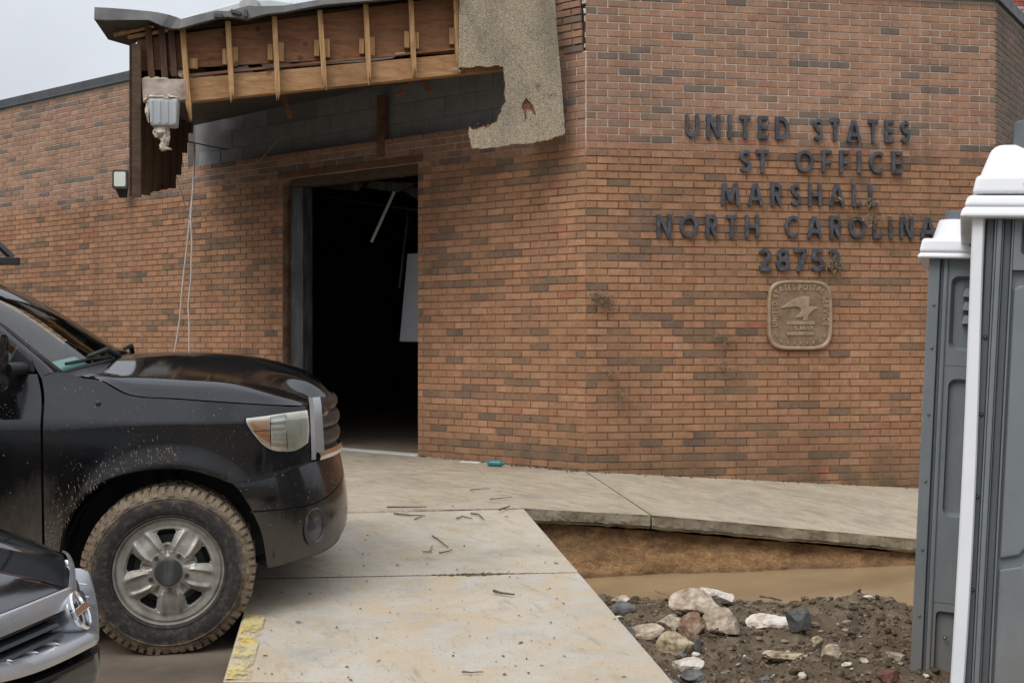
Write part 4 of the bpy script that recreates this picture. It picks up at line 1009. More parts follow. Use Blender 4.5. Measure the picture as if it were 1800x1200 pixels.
def soil_mat():
    m, N, L, b = mat_new('wet_soil'); P = coords(N, 'World')
    sp = N.new('ShaderNodeSeparateXYZ'); L.new(P, sp.inputs[0])
    dark = n_ramp(N, L, n_noise(N, L, P, 7, 8, .7), [(.28, (.072,.052,.033)), (.5, (.155,.112,.070)), (.72, (.26,.198,.130))])
    cl = n_ramp(N, L, n_noise(N, L, n_map(N, L, P, (1, 1, 2.5)), 4, 7, .7), [(.25, (.15,.086,.040)), (.45, (.31,.175,.078)), (.7, (.46,.28,.13))])
    # the cut bank under the sidewalk is orange clay
    v = N.new('ShaderNodeVectorMath'); v.operation = 'DOT_PRODUCT'; L.new(P, v.inputs[0]); v.inputs[1].default_value = (NB.x, NB.y, 0)
    e0 = NB.x*E0.x+NB.y*E0.y
    f = n_range(N, L, n_math(N, L, 'ADD', v.outputs['Value'], n_math(N, L, 'MULTIPLY', n_noise(N, L, P, 3, 3), .15)), e0+.20, e0+.40, 1, 0)
    L.new(n_mix(N, L, f, dark, cl), b.inputs['Base Color'])
    L.new(n_range(N, L, n_noise(N, L, P, 5, 4), .35, .65, .45, .9), b.inputs['Roughness']); b.inputs['Specular IOR Level'].default_value = .35
    n_bump(N, L, b, n_noise(N, L, P, 38, 7, .72), .9, .03); return m
M['soil'] = soil_mat()
def clay_mat():
    m, N, L, b = mat_new('orange_clay'); P = coords(N, 'World')
    f = n_noise(N, L, n_map(N, L, P, (1, 1, 2.4)), 5.5, 9, .74)
    c = n_ramp(N, L, f, [(.28, (.13,.076,.040)), (.42, (.28,.160,.075)), (.55, (.42,.25,.118)), (.70, (.56,.36,.185))])
    g = n_noise(N, L, P, 60, 5, .75)
    c = n_mix(N, L, 1., c, n_ramp(N, L, g, [(.3, (.55,.52,.5)), (.6, (1.1,1.08,1.05))]), 'MULTIPLY')
    sp = N.new('ShaderNodeSeparateXYZ'); L.new(P, sp.inputs[0])
    wet = n_range(N, L, n_math(N, L, 'ADD', sp.outputs[2], n_math(N, L, 'MULTIPLY', f, .06)), WZ+.02, WZ+.09, .62, 0)
    c = n_mix(N, L, wet, c, (.085,.052,.028))
    top = n_math(N, L, 'MULTIPLY', n_range(N, L, n_noise(N, L, n_map(N, L, P, (1, 1, .4)), 3.4, 7, .7), .42, .62, 0, .8), n_range(N, L, sp.outputs[2], -.16, .1, .25, 1))
    c = n_mix(N, L, top, c, (.075,.052,.034))  # upper bank darkened in colour, painted shade below the slab overhang
    L.new(c, b.inputs['Base Color']); b.inputs['Roughness'].default_value = .85; b.inputs['Specular IOR Level'].default_value = .25
    n_bump(N, L, b, n_math(N, L, 'ADD', g, f), .9, .02); return m
M['clay'] = clay_mat(); bank()
gw = bpy.data.objects
m = MB(); rows = []
ys = []; y = 3.2
while y < 9.6: ys.append(y); y += .022 if 4.6 < y else .06
xs = []; x = -.35
while x < 6.: xs.append(x); x += .022 if x < 3.0 else .08
for y in ys: rows.append([Vector((x, y, ground_h(x, y))) for x in xs])
m.grid(rows); o = m.build('soil_ground', M['soil'], None, smooth=True, fixn=False); tag(o, 'washed out soil beside the ramp with an orange clay bank', kind='structure')
def water_mat():
    m, N, L, b = mat_new('muddy_water'); P = coords(N, 'World')
    L.new(n_ramp(N, L, n_noise(N, L, P, 1.6, 4), [(.3, (.275,.19,.105)), (.7, (.345,.245,.14))]), b.inputs['Base Color'])
    b.inputs['Roughness'].default_value = .07; b.inputs['IOR'].default_value = 1.33
    n_bump(N, L, b, n_noise(N, L, n_map(N, L, P, (1, 2.2, 1)), 9, 3), .06, .006); return m
M['water'] = water_mat()
m = MB(); m.add([(-.2, 5.6, WZ), (6.0, 5.6, WZ), (6.0, 9.7, WZ), (-.2, 9.7, WZ)], [(0, 1, 2, 3)]); o = m.build('puddle_water', M['water'], None); tag(o, 'brown standing water in the washed out hole', kind='structure')
m = MB(); g = 260
m.add([(-g, -g, -.42), (g, -g, -.42), (g, g, -.42), (-g, g, -.42)], [(0, 1, 2, 3)]); tag(m.build('ground', M['far_ground'], None), 'ground', kind='structure')
m = MB(); rows = []
for j in range(60):
    Y = lerp(-30, 8.4, (j/59)**.6)
    xr = rline(max(Y, 2.6), .85)-.0
    if Y < 2.6: xr = lerp(xr, 14, sstep(2.6, 1.6, Y))
    rows.append([Vector((lerp(-26, xr, (i/60)**.5), Y, .012*fbm(lerp(-26, xr, (i/60)**.5), Y, 0, 3, .8))) for i in range(61)])
m.grid(rows); tag(m.build('parking_lot', M['asphalt'], None, smooth=True), 'mud covered parking lot surface', kind='structure')
# ------------------------------------------------------------------ stones, sticks and small litter
def rock_mat(name, cols, sc=14): return simple(name, cols, sc, .85, .55, .006, 60, lo=.32, hi=.68, detail=7)
RM = {'cream': rock_mat('cream_stone', [(.19,.13,.085), (.40,.32,.235), (.60,.52,.43)]), 'white': rock_mat('white_stone', [(.30,.235,.18), (.60,.53,.46), (.72,.67,.61)]),
      'rust': rock_mat('rust_stone', [(.12,.06,.04), (.24,.14,.09), (.40,.31,.22)]), 'slate': rock_mat('slate_stone', [(.06,.06,.056), (.115,.117,.115), (.19,.183,.172)]),
      'speck': rock_mat('speckled_stone', [(.08,.06,.04), (.36,.28,.17), (.56,.48,.35)], 22), 'redbrick': rock_mat('broken_brick', [(.08,.035,.025), (.16,.07,.05), (.20,.10,.07)])}
def rock_mesh(mb, c, sx, sy, sz, seed, rz_=0., sub=3, tilt=0.):
    bm = bmesh.new(); bmesh.ops.create_icosphere(bm, subdivisions=sub, radius=1.)
    rr = random.Random(seed); pl = []
    for k in range(11):
        d = Vector((rr.gauss(0, 1), rr.gauss(0, 1), rr.gauss(0, 1))).normalized(); pl.append((d, rr.uniform(.46, .84)))
    mt = Matrix.Rotation(rz_, 3, 'Z') @ Matrix.Rotation(tilt, 3, 'Y')
    for v in bm.verts:
        p = v.co.copy()
        for d, h in pl:
            k = p.dot(d)
            if k > h: p -= d*(k-h)
        p *= 1.12
        p += p.normalized()*(.07*noise.noise(p*2.3+Vector((seed, 0, 0)))+.05*noise.noise(p*6+Vector((0, seed, 0)))+.03*noise.noise(p*14+Vector((0, 0, seed))))
        v.co = mt @ Vector((p.x*sx, p.y*sy, p.z*sz))+Vector(c)
    b = len(mb.v); mb.v += [tuple(v.co) for v in bm.verts]; mb.t += [mb.tone]*len(bm.verts)
    bm.verts.index_update(); mb.f += [tuple(v.index+b for v in f.verts) for f in bm.faces]; bm.free()
ROCKS = [ # photograph position of the centre, size in pixels, kind, label
 (1258, 1050, 52, 34, 'white', 'white topped cream rock lying behind the biggest rock by the water'),
 (1226, 1069, 78, 40, 'cream', 'biggest cream rock with rusty patches at the top of the pile by the water'),
 (1181, 1100, 42, 34, 'cream', 'rounded tan stone tucked under the left of the biggest rock'),
 (1218, 1100, 40, 40, 'rust', 'reddish brown angular stone between two cream stones'),
 (1269, 1099, 56, 48, 'cream', 'cream blocky rock with a stick leaning on it'),
 (1137, 1114, 58, 24, 'cream', 'long flat yellowish stone beside the edge of the ramp'),
 (1190, 1131, 56, 38, 'speck', 'dark speckled yellow stone in front of the pile'),
 (1209, 1167, 46, 28, 'white', 'bright white stone alone in the mud near the front'),
 (1357, 1075, 66, 32, 'white', 'pinkish white rock at the water edge, apart to the right of the pile'),
 (1404, 1090, 38, 56, 'slate', 'tall grey slate leaning beside the pinkish white rock'),
 (1096, 1046, 36, 20, 'cream', 'small tan stone on the water edge next to the ramp'),
 (1090, 1067, 46, 22, 'slate', 'blue grey slate lying flat next to the ramp edge by the water'),
 (1464, 1144, 32, 28, 'cream', 'small square cream stone on the open mud to the right'),
 (1436, 1131, 20, 20, 'speck', 'little tan stone just behind the small square cream stone'),
 (1386, 1153, 68, 15, 'speck', 'long thin grey slab half buried in the mud'),
 (1580, 1155, 30, 18, 'cream', 'pale stone close to the foot of the grey cabin'),
 (1566, 1180, 34, 32, 'redbrick', 'dark red piece of brick in the mud near the grey cabin'),
 (1410, 1189, 15, 11, 'white', 'small white pebble alone in the mud at the bottom edge'),
 (1176, 1195, 36, 16, 'slate', 'flat light grey stone at the bottom edge beside the ramp'),
 (1221, 1187, 42, 18, 'slate', 'dark slate lying below the bright white stone'),
 (1226, 1136, 15, 24, 'slate', 'blue grey chip standing against the speckled yellow stone'),
 (1346, 1189, 22, 17, 'slate', 'pale grey stone in the mud at the bottom, between white pebble and slate'),
 (1376, 1101, 11, 11, 'white', 'tiny pale stone at the foot of the leaning slate'),
 (1104, 1118, 24, 22, 'slate', 'grey stone wedged against the side of the ramp'),
 (1408, 1066, 26, 16, 'slate', 'dark grey stone lying on the lump of mud above the leaning slate'),
 (1520, 1160, 20, 14, 'cream', 'small beige stone midway between the square cream stone and the grey cabin'),
 (1490, 1156, 16, 10, 'white', 'small white stone just right of the square cream stone'),
]
for i, (u, v, w, h, kd, lab) in enumerate(ROCKS):
    z = -.1
    for _ in range(4):
        p = at_z(u, v+h*.42, z); z = ground_h(p.x, p.y); z = max(z, WZ-.02)
    sc = p.y/FPX; sx, sz = w*sc/2*1.16, h*sc/2*1.14
    if kd == 'slate' and h > w: sy = sx*.6
    else: sy = sx*.75
    m = MB(); rock_mesh(m, (0, 0, 0), sx, sy, max(sz, .012), 31+i*7, rnd.uniform(-.3, .3), 5 if w > 30 else 4, rnd.uniform(-.2, .2))
    o = m.build('stone' if kd != 'redbrick' else 'brick_fragment', RM[kd], None, smooth=True)
    o.location = (p.x, p.y+sy*.3, z+sz*.70); tag(o, lab, 'rock' if kd != 'redbrick' else 'broken brick', 'stones on the washed out ground')
def scatter(name, n, mats, smin, smax, kindlabel, seed, flat=.7, region=None):
    rr = random.Random(seed); m = MB()
    t = (1+5**.5)/2
    ico = [Vector(p).normalized() for p in ((-1,t,0),(1,t,0),(-1,-t,0),(1,-t,0),(0,-1,t),(0,1,t),(0,-1,-t),(0,1,-t),(t,0,-1),(t,0,1),(-t,0,-1),(-t,0,1))]
    F = [(0,11,5),(0,5,1),(0,1,7),(0,7,10),(0,10,11),(1,5,9),(5,11,4),(11,10,2),(10,7,6),(7,1,8),(3,9,4),(3,4,2),(3,2,6),(3,6,8),(3,8,9),(4,9,5),(2,4,11),(6,2,10),(8,6,7),(9,8,1)]
    k = 0
    while k < n:
        X, Y = rr.uniform(.3, 3.0), rr.uniform(4.7, 8.2)
        e, q = edge_e(X, Y)
        if X < rline(Y, 0)+.02: continue
        z = ground_h(X, Y)
        if region == 'mud' and z < WZ-.01: continue
        if e < .15: continue
        dens = .35+.65*clamp(.5+1.6*fbm(X, Y, 2.2, 3, 1.4))+(.4 if X > 1.6 and Y < 5.9 else 0)
        if rr.random() > dens: continue
        s = smin*(smax/smin)**(rr.random()**2.2); m.tone = rr.random()
        a = rr.uniform(0, 6.28); ca, sa_ = math.cos(a), math.sin(a); ex = rr.uniform(.6, 1.5); fl_ = flat*rr.uniform(.5, 1.1)
        vs = []
        for p in ico:
            p = p*rr.uniform(.75, 1.15); x_, y_ = p.x*s*ex, p.y*s/ex
            vs.append((X+x_*ca-y_*sa_, Y+x_*sa_+y_*ca, z+s*.25+p.z*s*fl_))
        m.add(vs, F); k += 1
    o = m.build(name, mats, None, fixn=False); return tag(o, kindlabel, kind='stuff')
def tone_mat(name, stops, rough=.85):
    m, N, L, b = mat_new(name); a = N.new('ShaderNodeAttribute'); a.attribute_name = 'tone'; P = coords(N, 'World')
    c = n_ramp(N, L, a.outputs['Fac'], stops, 'CONSTANT')
    c = n_mix(N, L, 1., c, n_ramp(N, L, n_noise(N, L, P, 40, 5, .7), [(.3, (.6,.58,.55)), (.65, (1.1,1.1,1.1))]), 'MULTIPLY')
    L.new(c, b.inputs['Base Color']); b.inputs['Roughness'].default_value = rough; b.inputs['Specular IOR Level'].default_value = .3; return m
M['gravel'] = tone_mat('mixed_gravel', [(0, (.10,.075,.05)), (.3, (.22,.17,.12)), (.5, (.13,.135,.14)), (.62, (.36,.30,.23)), (.76, (.12,.055,.035)), (.84, (.60,.57,.52)), (.94, (.30,.25,.2))])
M['clod'] = tone_mat('mud_clods', [(0, (.078,.056,.036)), (.35, (.12,.087,.055)), (.6, (.165,.122,.080)), (.85, (.225,.172,.117))])
scatter('gravel', 900, M['gravel'], .005, .028, 'mixed small gravel strewn over the washed out soil', 3, .7, 'mud')
scatter('mud_clods', 6500, M['clod'], .004, .026, 'crumbled dark mud on the washed out soil', 5, .9, 'mud')
def stick(label, pts, r0_, z=None, mat='twig', surf='ground', name='stick', group='sticks'):
    P = []; r = r0_*rnd.uniform(.55, .8)
    for (u, v) in pts:
        zz = .1
        for _ in range(5):
            p = at_z(u, v, zz)
            if surf == 'ramp': zz = rz(p.y)+.008+r
            elif surf == 'walk': zz = .285+.0219*(p.y-8.33)+.006+r
            elif surf == 'water': zz = WZ+.004
            else: zz = max(ground_h(p.x, p.y), WZ)+r+(z or .01)
        P.append(at_z(u, v, zz))
    Q = []
    for i in range(len(P)-1):
        for k in range(3): Q.append(P[i].lerp(P[i+1], k/3)+Vector((rnd.uniform(-1, 1), rnd.uniform(-1, 1), rnd.uniform(-.2, .4)))*r*.6)
    Q.append(P[-1]); m = MB(); n = len(Q); m.tube(Q, [r*lerp(1, .55, i/(n-1)) for i in range(n)], 6)
    return tag(m.build(name, M[mat], None, smooth=True), label, 'stick', group)
stick('forked dark twig on the upper ramp slab, its long arm', [(760, 941), (774, 950), (788, 961)], .006, surf='ramp')
stick('pale bent piece of bark on the upper ramp slab below the forked twig', [(744, 969), (756, 969), (760, 958)], .008, surf='ramp', mat='straw')
stick('short stub beside the end of the forked twig', [(772, 971), (785, 969), (795, 966)], .006, surf='ramp')
stick('long straight twig at the top of the ramp, by the truck bumper', [(692, 902), (718, 905), (747, 906)], .008, surf='ramp')
stick('thin twig crossing the tip of the long straight twig', [(729, 912), (742, 906)], .006, surf='ramp')
stick('curled dark twig at the ramp top right of the long straight one', [(802, 911), (812, 907), (822, 909), (830, 911)], .009, surf='ramp')
stick('hooked twig nearest the broken corner of the ramp', [(828, 902), (843, 904), (850, 912)], .009, surf='ramp')
stick('dark stick lying along the joint at the top of the ramp', [(681, 891), (715, 891), (750, 890)], .009, surf='walk')
stick('short thick stick by the top right corner of the ramp', [(877, 896), (896, 889)], .010, surf='walk')
stick('long thin twig on the sidewalk in front of the wall', [(826, 861), (842, 859), (862, 858)], .006, surf='walk')
stick('thin twig on the sidewalk nearest the bottle', [(862, 877), (880, 875), (900, 873)], .005, surf='walk')
stick('mud caked twig lying on the lower ramp slab', [(868, 1038), (884, 1042), (905, 1044)], .010, surf='ramp')
stick('thin brown straw near the bottom of the ramp', [(812, 1180), (830, 1181), (850, 1180)], .005, surf='ramp')
stick('pale straight stick poking over the water edge', [(1152, 1038), (1178, 1047)], .008, z=.03, mat='straw')
stick('broken brown stick leaning on the cream blocky rock', [(1232, 1118), (1255, 1107), (1276, 1097)], .008, z=.05)
stick('pale stick lying by the blue grey slate', [(1122, 1058), (1138, 1058), (1153, 1057)], .008, z=.03, mat='straw')
stick('wet driftwood piece floating in the puddle', [(1335, 1048), (1355, 1050), (1374, 1055)], .016, surf='water')
stick('dark twig floating in the puddle near the grey cabin', [(1492, 1070), (1520, 1068), (1545, 1064)], .006, surf='water')
# dirt crumbs and leaf scraps on the concrete
def crumbs(name, n, seed, lab):
    rr = random.Random(seed); m = MB(); k = 0
    while k < n:
        u, v = rr.uniform(440, 1600), rr.uniform(835, 1198)
        if rr.random() > .55+.45*noise.noise(Vector((u*.01, v*.02, 1))): continue
        if v > 895:
            p = at_z(u, v, .15)
            for _ in range(4): p = at_z(u, v, rz(p.y)+.004)
            if not (rline(p.y, 1)+.03 < p.x < rline(p.y, 0)-.02 and p.y < 8.25): continue
        else:
            if u < 615 or u > 1130: continue
            p = at_z(u, v, .29)
            for _ in range(4): p = at_z(u, v, .285+.0219*(p.y-8.33))
            if edge_e(p.x, p.y)[0] > -.03: continue
        s = .0013*(4.2**(rr.random()**2.6)); m.tone = rr.random()*.6
        a = rr.uniform(0, PI); e = rr.choice((1, 1, 1.5, 3.)); ca, sa_ = math.cos(a)*s, math.sin(a)*s
        q = [Vector((p.x+ca*e*x-sa_*y, p.y+sa_*e*x+ca*y, p.z+.001)) for x, y in ((-1, -.8), (1, -1), (.8, 1), (-1.1, .8))]
        t = [c.lerp(p, .4)+Vector((0, 0, s*.8)) for c in q]
        m.add(q+t, [(4, 5, 6, 7), (0, 1, 5, 4), (1, 2, 6, 5), (2, 3, 7, 6), (3, 0, 4, 7)]); k += 1
    return tag(m.build(name, M['clod'], None, fixn=False), lab, kind='stuff')
crumbs('dirt_crumbs', 420, 12, 'dirt crumbs scattered over the concrete')
m = MB()
for k in range(900):      # wet dirt washed into the joints of the ramp
    t = rnd.random(); wide = .001+.016*math.exp(-((t-.68)/.12)**2)
    if k % 3:
        a_, b_ = RP(rline(6.35, 1), 6.33), RP(rline(6.476, 0), 6.463)
    else:
        a_, b_ = E0+NB*.012+RD*1.83, E0+NB*.012; wide = .004
    p = a_.lerp(b_, t); y = p.y+rnd.gauss(0, wide); s_ = rnd.uniform(.0012, .0045)*(1+1.2*math.exp(-((t-.68)/.12)**2)); m.tone = rnd.random()*.7
    zz = rz(y)+.0015 if k % 3 else p.z+.002
    q = [(p.x+s_*rnd.uniform(1, 2.2)*x, y+s_*yy, zz) for x, yy in ((-1, -.8), (1, -1), (1.2, .7), (-.9, 1))]
    c_ = (p.x, y, zz+s_*.35); m.add(q+[c_], [(0, 1, 4), (1, 2, 4), (2, 3, 4), (3, 0, 4)])
tag(m.build('joint_dirt', M['clod'], None, fixn=False), 'dark dirt washed into the ramp joints', kind='stuff')
m = MB()
for k in range(260):      # debris along the foot of the walls
    w = 'A' if k < 190 else 'B'; s = rnd.uniform(.05, 1.95) if w == 'A' else rnd.uniform(.05, 3.4)
    off = abs(rnd.gauss(0, .04))+.006; p = wp(w, s, 0, off)
    z = lerp(.32, .353, s/2) if w == 'A' else lerp(.32, .11, s/3.2)
    m.tone = rnd.random(); r_ = rnd.uniform(.002, .009); m.box((p.x, p.y, z+.004-off*.02), (r_*rnd.uniform(1, 3), r_*1.4, r_), Matrix.Rotation(rnd.uniform(0, 3), 3, 'Z'))
tag(m.build('silt_line', M['clod'], None), 'line of silt and crumbs along the foot of the wall', kind='stuff')
# bottle and scraps by the wall
bt = thing('plastic_bottle', 'teal plastic bottle lying on the sidewalk against the brick wall', 'bottle', tuple(at_z(871, 819, .333)), (0, 0, R(-14)))
m = MB(); rows = []
prof = [(0, -.075), (.020, -.075), (.027, -.066), (.028, -.02), (.026, 0), (.028, .02), (.028, .045), (.024, .058), (.014, .068), (0, .068)]
for r_, x in prof: rows.append([(x, max(r_, .0005)*math.cos(2*PI*k/20), .028+max(r_, .0005)*math.sin(2*PI*k/20)) for k in range(20)])
m.grid(rows, wrap=True); m.build('bottle_body', M['teal'], bt, smooth=True)
m = MB(); m.tube([(.066, 0, .028), (.084, 0, .028)], .012, 14); m.build('cap', M['teal'], bt, bevel=.002)
p0, p1 = at_z(808, 812, .338), at_z(842, 814, .336)
m = MB(); m.hexa([p0, p1, p1+Vector((.02, .04, .002)), p0+Vector((.02, .05, .002))]+[p+Vector((0, 0, .008)) for p in (p0, p1, p1+Vector((.02, .04, .004)), p0+Vector((.02, .05, 0)))])
tag(m.build('paper_scrap', M['white'], None), 'thin white scrap lying at the foot of the wall left of the bottle', 'litter')
# ------------------------------------------------------------------ portable toilets
def rr2(x0, x1, z0, z1, r, n=5):
    return [(a+(x0+x1)/2, b+(z0+z1)/2) for a, b in rrect(x1-x0, z1-z0, r, n)]
def face_with_hole(mb, x0, x1, z0, z1, hole, y=0., depth=.022, slope=.012):
    """a flat face with a rounded, sloping recess pressed into it"""
    n = len(hole); cx, cz = sum(p[0] for p in hole)/n, sum(p[1] for p in hole)/n
    outer = []
    for (a, b) in hole:
        dx, dz = a-cx, b-cz
        kx = ((x1-cx) if dx > 0 else (cx-x0))/max(abs(dx), 1e-9); kz = ((z1-cz) if dz > 0 else (cz-z0))/max(abs(dz), 1e-9)
        k = min(kx, kz); outer.append((cx+dx*k, cz+dz*k))
    # put the true corners in
    for c in ((x0, z0), (x0, z1), (x1, z0), (x1, z1)):
        i = min(range(n), key=lambda i: (outer[i][0]-c[0])**2+(outer[i][1]-c[1])**2); outer[i] = c
    def sh(p, d): dx, dz = p[0]-cx, p[1]-cz; l_ = math.hypot(dx, dz); return (p[0]-dx/l_*d, p[1]-dz/l_*d)
    rows = [[(a, y, b) for a, b in outer], [(a, y, b) for a, b in hole], [(sh(p, .004)[0], y+.004, sh(p, .004)[1]) for p in hole], [(sh(p, slope)[0], y+depth, sh(p, slope)[1]) for p in hole]]
    b0 = len(mb.v); mb.grid(rows, wrap=True); mb.f.append(tuple(b0+3*n+k for k in range(n)))
def potty(label, u, Y, phi, lean, zb, wallh, kind):
    p = at_depth(u, 1000, Y)
    t = thing('portable_toilet', label, 'portable toilet', (p.x, p.y, zb), (0, R(lean), -R(phi)), 'portable toilets beside the building')
    Wd, D = 1.12, 1.18
    m = MB(); m.box2((.03, .045, 0), (Wd-.03, D-.02, wallh)); m.build('body', M['greyplastic'], t, bevel=.01)
    m = MB(); m.box2((-.03, -.03, -.12), (Wd+.03, D+.03, .02)); m.build('skid_base', M['blackplastic'], t, bevel=.01)
    z1 = wallh
    if kind == 'near':
        m = MB(); rows = []
        for i in range(41):
            z = lerp(.02, z1, i/40); w_ = .034+.004*math.sin(z*2.2); o = .006*math.sin((z-.2)*2.0)
            rows.append([(-.012+o, -.012, z), (-.006+o, -.020, z), (w_-.006+o, -.020, z), (w_+o, -.012, z), (w_+o, .05, z), (-.012+o, .05, z)])
        m.grid(rows, wrap=True); m.build('corner_strip', M['whiteplastic'], t, smooth=True)
        for x0, x1, y in ((.036, .062, .012), (.062, .070, -.004), (.070, .088, -.010), (.088, .094, .004), (.094, .120, .018), (.120, .128, .004)):
            m = MB(); m.box2((x0, y, .02), (x1-.001, .06, z1)); m.build('side_rib', M['greyplastic'] if y < .01 else M['greydark'], t, bevel=.004)
        for z in (.35, .70, 1.04, 1.34, 1.62): m = MB(); m.lathe([(.0075, -.004), (.0075, .006), (.003, -.007), (.0005, -.0075)], 10, 'y', (.049, .010, z)); m.build('rivet', M['greydark'], t, smooth=True)
        # top panel with louvres, then the embossed side panel
        m = MB(); face_with_hole(m, .128, .66, z1-.195, z1, rr2(.150, .60, z1-.145, z1-.010, .02), .004, .03); m.build('vent_panel', M['greyplastic'], t)
        for k in range(2):
            zc = z1-.045-.062*k; m = MB(); m.prism([(.165, zc-.026), (.58, zc-.026), (.56, zc+.012), (.185, zc+.020)], lambda a, b, d, zc=zc: (a, d-(.012 if b < zc else 0), b), .03, .005); m.build('vent_louvre', M['greyplastic'], t, bevel=.004)
        m = MB(); m.box2((.128, .030, .02), (1.0, .060, z1-.197)); m.build('side_panel', M['greyplastic'], t)
        P_ = [(.135, z1-.26), (.16, z1-.245), (.26, z1-.29), (.99, z1-.33), (.99, .86+.25), (.36, .86+.22), (.20, .84), (.135, .82)]
        m = MB(); m.prism(P_, lambda a, b, d: (a, d, b), .031, .012); m.build('upper_relief', M['greyplastic'], t, bevel=.010, seg=3)
        m = MB(); m.prism([(.135, .02), (.99, .02), (.99, .86+.19), (.37, .86+.165), (.205, .80), (.135, .78)], lambda a, b, d: (a, d, b), .031, .018); m.build('lower_relief', M['greyplastic'], t, bevel=.008, seg=3)
        m = MB(); m.tube([(.225, .006, .95), (.225, .006, z1-.34)], .004, 6); m.build('panel_seam', M['greyplastic'], t, smooth=True)
        roof = [(.06, z1-.012, z1+.028), (.046, z1+.028, z1+.07), (.02, z1+.078, z1+.145)]; dome = (-.005, .40, z1+.145, z1+.275)
    else:
        m = MB(); m.box2((.0, -.004, .0), (.050, .06, z1)); m.build('corner_post', M['greyplastic'], t, bevel=.004)
        m = MB(); m.box2((.053, .012, .0), (.066, .06, z1)); m.build('side_rib', M['greydark'], t, bevel=.003)
        m = MB(); m.box2((.066, -.004, .0), (.086, .06, z1)); m.build('side_rib', M['greyplastic'], t, bevel=.006)
        for z in (.12, .43, .74, 1.06, 1.37, 1.68, 1.88): m = MB(); m.lathe([(.007, -.004), (.007, .004), (.004, -.009), (.0005, -.0095)], 10, 'y', (.028, -.004, z)); m.build('rivet', M['metal'], t, smooth=True)
        m = MB(); face_with_hole(m, .086, .60, z1-.50, z1, rr2(.100, .50, z1-.43, z1-.085, .035), .006, .034, .022); m.build('vent_panel', M['greyplastic'], t)
        for k in range(3):
            zc = z1-.16-.062*k; m = MB(); m.prism([(.152, zc-.022), (.44, zc-.022), (.43, zc+.012), (.162, zc+.020)], lambda a, b, d, zc=zc: (a, d-(.014 if b < zc else 0), b), .036, .010); m.build('vent_louvre', M['greyplastic'], t, bevel=.004)
        m = MB(); m.box2((.155, .030, z1-.31), (.42, .0345, z1-.11)); m.build('vent_shade', M['greydark'], t)
        m = MB(); face_with_hole(m, .086, .60, .50, z1-.502, rr2(.108, .30, .90, z1-.56, .035), .006, .028, .018); m.build('door_panel', M['greyplastic'], t)
        m = MB(); face_with_hole(m, .086, .60, .0, .498, rr2(.100, .26, .03, .46, .02), .008, .03, .016); m.build('kick_panel', M['greyplastic'], t)
        for x, z, r_ in ((.205, .86, .014), (.205, .70, .009), (.145, .34, .010)): m = MB(); m.lathe([(r_, -.002), (r_, .006), (r_*.6, -.008), (.0005, -.009)], 12, 'y', (x, .006, z)); m.build('bolt', M['metal'], t, smooth=True)
        m = MB(); m.box2((.155, .010, .58), (.225, .03, .66)); m.build('latch_plate', M['pipe'], t, bevel=.004)
        roof = [(.055, z1-.008, z1+.020), (.045, z1+.020, z1+.085)]; dome = (.045, .42, z1+.085, z1+.165)
    # roof: stepped skirt, cap and vent pipe
    for (o, a, b) in roof:
        m = MB(); k = .012
        m.hexa([(-o, -o, a), (Wd+o, -o, a), (Wd+o, D+o, a), (-o, D+o, a), (-o+k, -o+k, b), (Wd+o-k, -o+k, b), (Wd+o-k, D+o-k, b), (-o+k, D+o-k, b)]); m.build('roof_skirt', M['whiteplastic'], t, bevel=.014, seg=3)
    o, ins, a, b = dome
    m = MB(); m.hexa([(o, .03, a-.02), (Wd-o, .03, a-.02), (Wd-o, D-.03, a-.02), (o, D-.03, a-.02), (o+.05, .10, b), (Wd-.18, .10, b), (Wd-.18, D-.10, b), (o+.05, D-.10, b)]); m.build('roof_cap', M['whiteplastic'], t, bevel=.035, seg=4)
    if kind == 'near':
        m = MB(); m.tube([(.178, .15, a), (.178, .15, b+.085)], .064, 24); m.build('vent_pipe', M['pipe'], t, smooth=True, bevel=.003)
    else:
        m = MB(); m.tube([(.105, .12, a), (.105, .12, b+.016)], [.10, .072], 24); m.build('pipe_collar', M['whiteplastic'], t, smooth=True)
        m = MB(); m.tube([(.105, .12, a), (.105, .12, b+.058)], .048, 24); m.build('vent_pipe', M['pipe'], t, smooth=True, bevel=.003)
    m = MB(); zz = roof[-1][1]+.035; m.lathe([(.011, -.004), (.011, .004), (.006, -.010), (.0005, -.011)], 12, 'y', (.16 if kind == 'near' else .18, -roof[-1][0]+.004, zz)); m.build('screw', M['metal'], t, smooth=True)
    return t
potty('grey portable toilet behind the first, its three louvres half hidden by the white edge', 1597, 5.33, 21.6, 2.5, -.205, 2.10, 'far')
potty('nearest grey portable toilet with bowed white corner strip and tall white roof', 1667, 4.17, 21.6, 2.7, -.10, 2.06, 'near')

M['fogglass'] = simple('dark_lamp_glass', [(.02,.022,.026), (.05,.054,.06)], 9, .12, 0, spec=.7)
M['facet'] = simple('bright_facets', [(.72,.70,.64), (.88,.87,.84)], 22, .2, 0, metal=.35)
